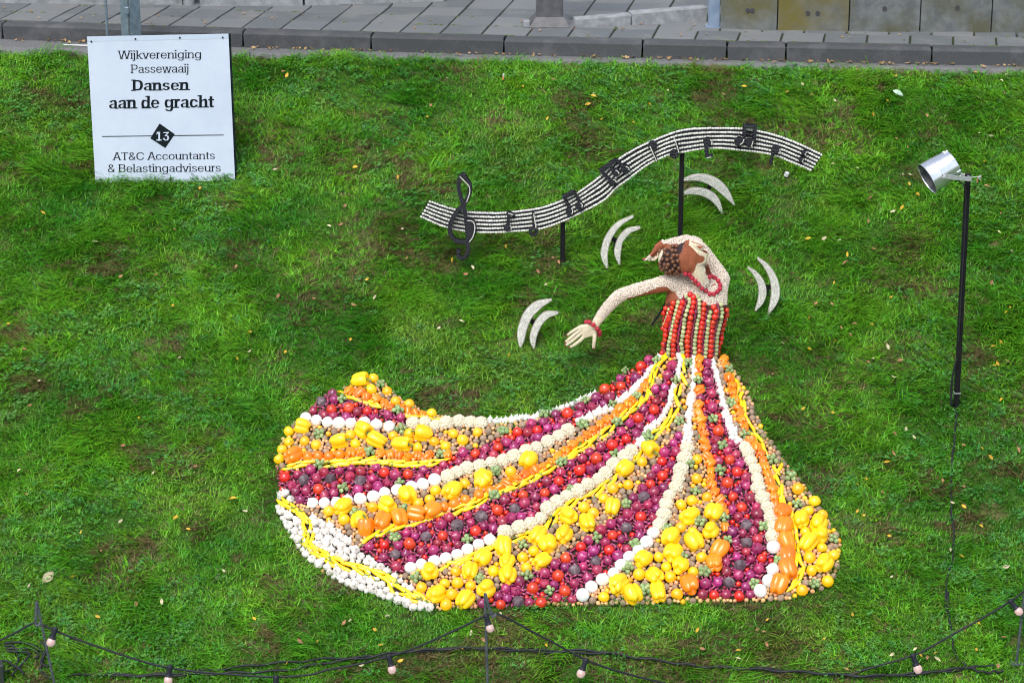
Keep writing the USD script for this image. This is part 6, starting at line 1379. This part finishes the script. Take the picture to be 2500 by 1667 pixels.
# ------------------------------------------------------------------ grass, clover, fallen leaves
def blade_mat(name, dark, light, dry, scale=1.6, tr=0.48):
    N = {'geo': ('geometry', {}), 'at': ('attribute', {'attribute': 'tone'}), 'oi': ('object_info', {}), 'n1': ('noise_texture', {'scale': scale, 'detail': 3.0}), 'n2': ('noise_texture', {'scale': 0.9, 'detail': 4.0, 'roughness': .65}),
         'r': ('rgb_ramp', {'ramp': [(0.0, dark), (0.34, dark), (0.64, light), (1.0, light)]}), 'm2': ('map_range', {'from_min': 0.56, 'from_max': 0.72, 'to_max': 0.55, 'clamp': True}),
         'x': ('mix_color', {'blend_type': 'mix', 'b': dry}), 'h': ('hsv', {}), 'mr': ('map_range', {'to_min': 0.30, 'to_max': 1.65}), 'mh': ('map_range', {'to_min': 0.485, 'to_max': 0.52}),
         'p': ('principled_bsdf', {'roughness': 0.40, 'specular_ior_level': 0.4}), 't': ('translucent_bsdf', {}), 'mx': ('mix_closure', {'fac': tr})}
    L = [('geo.position', 'n1.vector'), ('geo.position', 'n2.vector'), ('n1.fac', 'r.fac'), ('n2.fac', 'm2.value'), ('m2.result', 'x.fac'), ('r.color', 'x.a'), ('x.result', 'h.color'), ('at.fac', 'mr.value'),
         ('mr.result', 'h.value'), ('oi.random', 'mh.value'), ('mh.result', 'h.hue'), ('h.color', 'p.base_color'), ('h.color', 't.color'), ('p.BSDF', 'mx.closure1'), ('t.BSDF', 'mx.closure2')]
    return usdkit.material(stage, '/World/Looks/' + name, N, L, surface='mx.closure')
g_lush = blade_mat('grass_lush', (0.058, 0.225, 0.010), (0.152, 0.375, 0.018), (0.24, 0.35, 0.05))
g_dry = blade_mat('grass_dry', (0.16, 0.115, 0.05), (0.27, 0.205, 0.095), (0.11, 0.062, 0.028))
g_clov = blade_mat('clover_leaf', (0.045, 0.18, 0.025), (0.085, 0.26, 0.04), (0.11, 0.26, 0.045), tr=.3)
def tuft(seed, n, rad, h, w, lean, bend):
    g = np.random.default_rng(seed); V, F = [], []
    for i in range(n):
        a, r = g.uniform(0, 6.283), rad * math.sqrt(g.random())
        b = np.array([r * math.cos(a), r * math.sin(a), -.004]); hh = h * g.uniform(.45, 1.15); ww = w * g.uniform(.7, 1.2)
        az = g.normal(0, 1.0) if g.random() < .75 else g.uniform(0, 6.283)
        d = np.array([math.cos(az), math.sin(az), 0]); s = np.array([-d[1], d[0], 0]); tw = g.uniform(-.6, .6); s = s * math.cos(tw) + d * math.sin(tw)
        l1, bb = lean * g.uniform(.3, 1.4), bend * g.uniform(.2, 1.5)
        k = len(V)
        for t, wd in ((0, 1), (.45, .9), (.8, .55)):
            c = b + d * hh * (l1 * t + bb * t * t) + np.array([0, 0, hh * (t - .30 * bb * t * t)])
            V += [c - s * ww * wd / 2, c + s * ww * wd / 2]
        V.append(b + d * hh * (l1 + bb) + np.array([0, 0, hh * (1 - .32 * bb)]))
        F += [(k, k + 1, k + 3), (k, k + 3, k + 2), (k + 2, k + 3, k + 5), (k + 2, k + 5, k + 4), (k + 4, k + 5, k + 6)]
    m = trimesh.Trimesh(np.array(V), np.array(F), process=False); m.tone = np.repeat(g.random(n), 7)
    return m
def clover(seed, n=16, rad=.05):
    g = np.random.default_rng(seed); V, F = [], []
    for i in range(n):
        a, r = g.uniform(0, 6.283), rad * math.sqrt(g.random()); c = np.array([r * math.cos(a), r * math.sin(a), g.uniform(.012, .034)]); a0 = g.uniform(0, 6.283); R = g.uniform(.007, .012)
        tilt = g.normal(0, .3, 2)
        for k in range(3):
            aa = a0 + k * 2.094; k0 = len(V)
            for rr, da, dz in ((0, 0, 0), (.62, -.62, .1), (1.0, -.42, .16), (.94, 0, .06), (1.0, .42, .16), (.62, .62, .1)):
                x, y = R * rr * math.cos(aa + da), R * rr * math.sin(aa + da); V.append(c + [x, y, dz * R * 1.6 + tilt[0] * x + tilt[1] * y])
            F += [(k0, k0 + 1, k0 + 2), (k0, k0 + 2, k0 + 3), (k0, k0 + 3, k0 + 4), (k0, k0 + 4, k0 + 5)]
    m = trimesh.Trimesh(np.array(V), np.array(F), process=False); m.tone = np.repeat(g.random(n), 18)
    return m
N_T = 57000
xy = np.stack([rng.uniform(-5.6, 5.6, N_T * 2), rng.uniform(-1.75, 5.2, N_T * 2)], 1)
zz = ground(xy[:, 0], xy[:, 1])
lim = EL[1] + (xy[:, 0] - EL[0]) * (ER[1] - EL[1]) / (ER[0] - EL[0])
vis = np.abs(xy[:, 0]) < (xy[:, 1] + 13.6) * .198 + 1.5
keep = (xy[:, 1] < lim + .02 * rng.normal(0, 1, len(xy))) & vis & ~shapely.contains_xy(poly_g.buffer(-.05), xy[:, 0], xy[:, 1])
xy, zz = xy[keep][:N_T], zz[keep][:N_T]
P0 = np.stack([xy[:, 0], xy[:, 1], zz], 1)
n_big = meshkit.fbm(np.stack([xy[:, 0] * 1.1, xy[:, 1] * 1.3, 0 * zz], 1), 4, 11)
n_mid = meshkit.fbm(np.stack([xy[:, 0] * 4.5, xy[:, 1] * 4.5, 0 * zz], 1), 3, 21)
n_dir = meshkit.fbm(np.stack([xy[:, 0] * 1.6, xy[:, 1] * 1.6, 0 * zz], 1), 3, 31)
n_bare = meshkit.fbm(np.stack([xy[:, 0] * 2.2, xy[:, 1] * 2.6, 0 * zz], 1), 4, 41)
near_skirt = shapely.distance(shapely.points(xy), poly_g)
bottom = np.clip((-0.75 - xy[:, 1]) / .35, 0, 1)
worn_px = [(612, 314, 70), (670, 344, 55), (823, 375, 70), (945, 291, 60), (934, 383, 55), (1118, 180, 75), (1217, 295, 60), (1049, 459, 60), (1309, 574, 45), (2270, 337, 45), (2289, 287, 50), (2203, 606, 70), (2213, 654, 70), (1832, 909, 80), (1985, 947, 90), (2036, 924, 80), (1965, 857, 60), (1975, 1010, 90), (787, 659, 70), (1116, 957, 70), (790, 690, 50), (2180, 860, 80), (2250, 1180, 60), (2120, 1290, 60), (620, 610, 50), (640, 1270, 30), (480, 1300, 40), (830, 560, 60), (1900, 1620, 160), (1700, 1640, 120), (1300, 1650, 130), (900, 1660, 90), (2420, 900, 60), (430, 640, 50), (560, 480, 50), (1480, 860, 45), (1290, 730, 40)]
wp_ = at([(a, b) for a, b, c in worn_px]); wr_ = np.array([c for a, b, c in worn_px]) / 390
wd_ = ((xy[:, None, 0] - wp_[None, :, 0]) / (wr_ * 1.25)) ** 2 + ((xy[:, None, 1] - wp_[None, :, 1]) / wr_) ** 2
worn = np.clip(1.15 - wd_.min(1) + (n_mid - .5) * 2.2, 0, 1) * .75
bare = np.clip(np.clip((n_bare - .60 + .08 * bottom) / .05, 0, 1) + worn, 0, 1)
protos = {'grass': ([tuft(1, 20, .042, .052, .0062, .8, 1.0), tuft(2, 20, .046, .046, .0060, .85, .9), tuft(3, 20, .050, .034, .0056, .95, .8), tuft(4, 20, .034, .064, .0064, .8, 1.2), tuft(5, 20, .054, .026, .0054, 1.0, .7)], g_lush),
          'dry_grass': ([tuft(6, 30, .05, .028, .0044, 1.3, .6), tuft(7, 26, .05, .038, .0040, 1.6, .4)], g_dry), 'clover': ([clover(8), clover(9), clover(10, 12)], g_clov)}
def instancer(name, meshes, m, P, up, yaw, sc, pidx, label, cat):
    pi = UsdGeom.PointInstancer.Define(stage, '/World/' + name); ps = []
    for i, me in enumerate(meshes):
        q_ = usdkit.mesh(stage, '/World/%s/%s' % (name, 'tuft' if i == 0 else 'tuft_%03d' % i), me, m); add_tone(q_.GetPrim(), me); ps.append(q_.GetPath())
    pi.CreatePrototypesRel().SetTargets(ps)
    pi.CreatePositionsAttr(Vt.Vec3fArray.FromNumpy(P.astype(np.float32)))
    pi.CreateScalesAttr(Vt.Vec3fArray.FromNumpy(np.repeat(sc[:, None], 3, 1).astype(np.float32)))
    # rotation taking z to up, after a turn by yaw about z
    z = np.array([0, 0, 1.0]); ax_ = np.cross(z, up); q1 = np.concatenate([(1 + up[:, 2])[:, None], ax_], 1); q1 /= np.linalg.norm(q1, axis=1)[:, None]
    c, s = np.cos(yaw / 2), np.sin(yaw / 2)
    w = q1[:, 0] * c - q1[:, 3] * s; x = q1[:, 1] * c + q1[:, 2] * s; y = q1[:, 2] * c - q1[:, 1] * s; zq = q1[:, 3] * c + q1[:, 0] * s
    pi.CreateOrientationsAttr(Vt.QuathArray([Gf.Quath(float(a), float(b), float(d), float(e)) for a, b, d, e in zip(w, x, y, zq)]))
    pi.CreateProtoIndicesAttr(Vt.IntArray.FromNumpy(pidx.astype(np.int32)))
    return custom(pi.GetPrim(), kind='stuff', label=label, category=cat)
up0 = np.array([0, 0, 1.0]) * .75 + PN * .25
up_ = up0 + rng.normal(0, .13, (len(P0), 3)); up_ /= np.linalg.norm(up_, axis=1)[:, None]
ydir = n_dir * 14 + rng.normal(0, .6, len(P0))
u_ = rng.random(len(P0))
sgn_ = np.hypot((xy[:, 0] - (BL[0] + BR[0]) / 2) / .75, (xy[:, 1] - BL[1]) / .16) < 1
isdry = (u_ < .05 + .58 * bare) & ~sgn_
gone = isdry & (rng.random(len(P0)) < .1)
cl = np.clip((meshkit.fbm(np.stack([xy[:, 0] * 1.5, xy[:, 1] * 1.5, 0 * zz + 3], 1), 3, 51) - .50) / .1, 0, 1)
iscl = ~isdry & (rng.random(len(P0)) < .02 + .16 * cl)
isg = ~isdry & ~iscl
hgt = n_mid + .35 * (n_big - .5) + rng.normal(0, .06, len(P0)) - .10 * np.clip(1 - near_skirt / .08, 0, 1)
hgt = hgt + .04 * sgn_
pidx = np.select([hgt > .66, hgt > .55, hgt > .47, hgt > .36], [3, 0, 1, 2], 4)
sc = rng.uniform(.75, 1.2, len(P0)) * (1 - .25 * bottom)
instancer('grass', *protos['grass'], P0[isg], up_[isg], ydir[isg], sc[isg], pidx[isg], 'long green grass covering the sloping bank', 'grass')
d_ = isdry & ~gone
instancer('dry_grass', *protos['dry_grass'], P0[d_], up_[d_], ydir[d_], sc[d_], rng.integers(0, 2, d_.sum()), 'dry brown thatch showing through the grass in patches', 'dry grass')
instancer('clover', *protos['clover'], P0[iscl] + [0, 0, .012], up_[iscl], ydir[iscl], sc[iscl], rng.integers(0, 3, iscl.sum()), 'patches of low clover among the grass', 'clover')

leaf_ms = {'yellow': mat('leaf_yellow', (0.48, 0.26, 0.012), (0.56, 0.36, 0.03), scale=90, rough=0.6, translucent=.2, rnd=.2), 'brown': mat('leaf_brown', (0.20, 0.085, 0.035), (0.30, 0.16, 0.07), scale=90, rough=0.7, rnd=.25), 'pale': mat('leaf_pale', (0.34, 0.29, 0.16), (0.44, 0.40, 0.26), scale=90, rough=0.7, rnd=.2), 'silver': mat('leaf_silver', (0.30, 0.42, 0.32), (0.38, 0.5, 0.40), scale=40, rough=.5)}
def leaf(Lg, W, curl, g):
    t = np.linspace(0, 1, 6); w = W * np.sin(np.pi * np.clip(t, .03, .985)) ** .8
    V = []
    for a, b in zip(t, w):
        z = curl * Lg * (a - .5) ** 2 * 2
        V += [((a - .5) * Lg, -b / 2, z + b * .25), ((a - .5) * Lg, 0, z), ((a - .5) * Lg, b / 2, z + b * .22)]
    F = [(3 * i + j, 3 * i + j + 1, 3 * i + j + 4, 3 * i + j + 3) for i in range(5) for j in range(2)]
    return np.array(V), np.array(F)
def put_leaf(px, col, size, label, group):
    g = at1(*px); v, f = leaf(size, size * rng.uniform(.35, .6), rng.uniform(-.2, .5), rng)
    R = frame(PN + rng.normal(0, .35, 3), [math.cos(a := rng.uniform(0, 6.28)), math.sin(a), 0])
    v = v @ R.T + g + np.array([0, -.008, .042])
    obj('fallen_leaf', (v, f), leaf_ms[col], smooth=True, label=label, category='leaf', group=group)
zones_l = [((20, 160, 620, 700), 'in the grass left of the sign board', 14), ((600, 160, 1000, 880), 'in the grass left of the music staff', 26), ((1020, 180, 1600, 320), 'in the grass above the music staff', 16), ((1620, 180, 2460, 300), 'in the grass under the kerb at upper right', 22), ((1960, 330, 2250, 900), 'in the grass left of the bucket spotlight', 34),
           ((2380, 330, 2490, 1300), 'in the grass right of the spotlight pole', 22), ((1040, 600, 1380, 880), 'in the grass below the treble clef', 14), ((20, 750, 640, 1540), 'in the grass left of the vegetable skirt', 34), ((700, 1500, 1560, 1640), 'in the grass below the vegetable skirt', 18), ((1620, 1500, 2460, 1650), 'in the grass beside the right festoon bulbs', 30), ((2080, 1050, 2480, 1450), 'in the grass right of the vegetable skirt', 26), ((1860, 800, 2200, 1080), 'in the grass between the skirt and the spotlight pole', 14)]
for (x0, y0, x1, y1), where, n in zones_l:
    for k in range(n):
        px = (rng.uniform(x0, x1), rng.uniform(y0, y1))
        if Polygon(outline).buffer(25).contains(Point(*px)) or (205 < px[0] < 590 and 60 < px[1] < 470): continue
        col = ('yellow', 'brown', 'pale')[int(rng.choice(3, p=[.42, .33, .25]))]
        if rng.random() > .88: continue
        put_leaf(px, col, rng.uniform(.022, .046), '%s fallen leaf %s' % ({'yellow': 'small yellow', 'brown': 'dry brown', 'pale': 'pale withered'}[col], where), '%s leaves %s' % (col, where))
put_leaf((2191, 241), 'silver', .085, 'pale silver green leaf in the grass near the top right', None)
put_leaf((118, 1424), 'pale', .095, 'large pale withered leaf above the left hook stake', None)
put_leaf((1010, 1013), 'brown', .05, 'brown twig-like leaf just above the skirt edge', None)
cg = at1(1228, 206)
w_m = mat('paper_white', (0.45, 0.46, 0.45), rough=.7); f_m = mat('filter_orange', (0.60, 0.20, 0.05), rough=.8)
ct = thing('cigarette_end', 'white cigarette end with an orange tip standing in the grass', 'cigarette end')
a0 = cg + [0, -.01, .035]; dd = np.array([.12, -.2, 1.0]); dd /= np.linalg.norm(dd)
obj('filter', tube([a0, a0 + dd * .024], .0058, 8), f_m, ct); obj('paper', tube([a0 + dd * .024, a0 + dd * .046], .0056, 8), w_m, ct)
pc = at1(1920, 434); m = trimesh.creation.cylinder(.015, .026, sections=14); m.apply_transform(mat4(frame([.3, -.3, 1]), pc + [0, -.005, .025]))
obj('plastic_cup', m, w_m, label='crushed white plastic cup in the grass under the staff end', category='cup')
# leaf litter swept against the kerb
L_f, L_v, kk = [], [], 0
for x, n in [(q, 1) for q in rng.uniform(-5, 4.6, 240)]:
    if -2.3 < x < -1.9: continue
    y = kerb_y(x) - abs(rng.normal(0, .025)) - .01
    v, f = leaf(rng.uniform(.02, .045), rng.uniform(.012, .024), .3, rng); R = frame(np.array([0, 0, 1]) + rng.normal(0, .3, 3), rng.normal(0, 1, 3))
    L_v.append(v @ R.T + [x, y, ZROAD + .012]); L_f.append(f + kk); kk += len(v)
for x in rng.uniform(-4.4, 4.4, 70):
    t_, w_ = kerb_dir(x); v, f = leaf(rng.uniform(.015, .035), rng.uniform(.010, .018), .3, rng); R = frame(np.array([0, 0, 1]) + rng.normal(0, .25, 3), rng.normal(0, 1, 3))
    L_v.append(v @ R.T + np.array([x, kerb_y(x), ZP + .008]) + w_ * rng.uniform(.14, .62)); L_f.append(f + kk); kk += len(v)
obj('leaf_litter', (np.vstack(L_v), np.vstack(L_f)), mat('litter', (0.34, 0.17, 0.06), (0.55, 0.38, 0.18), scale=30, rough=.8, island=.4), kind='stuff', label='dry leaf litter swept against the foot of the kerb', category='leaf litter')

# moss and weeds in the joints of the footpath
mo = []
for k in range(150):
    x = rng.uniform(-4.6, 4.6); t_, w_ = kerb_dir(x)
    off = .128 if k % 3 else .135 + .302 * int(rng.integers(1, 3))
    n_k = int(rng.integers(2, 7)); run = rng.uniform(.02, .16)
    for j in range(n_k):
        s_ = rng.uniform(.005, .011)
        mo.append(mat4(frame([0, 0, 1], rng.normal(0, 1, 3)), np.array([x, kerb_y(x), ZP - .002]) + t_ * rng.uniform(-.5, .5) * run + w_ * (off + rng.normal(0, .003)), (s_ * 1.6, s_, s_ * .6)))
obj('moss', spread(ICO1, np.array(mo)), mat('moss_green', (0.030, 0.060, 0.010), (0.075, 0.11, 0.020), scale=60, rough=.95, bump=1, island=.3), kind='stuff', label='green moss growing in the joints of the footpath', category='moss')
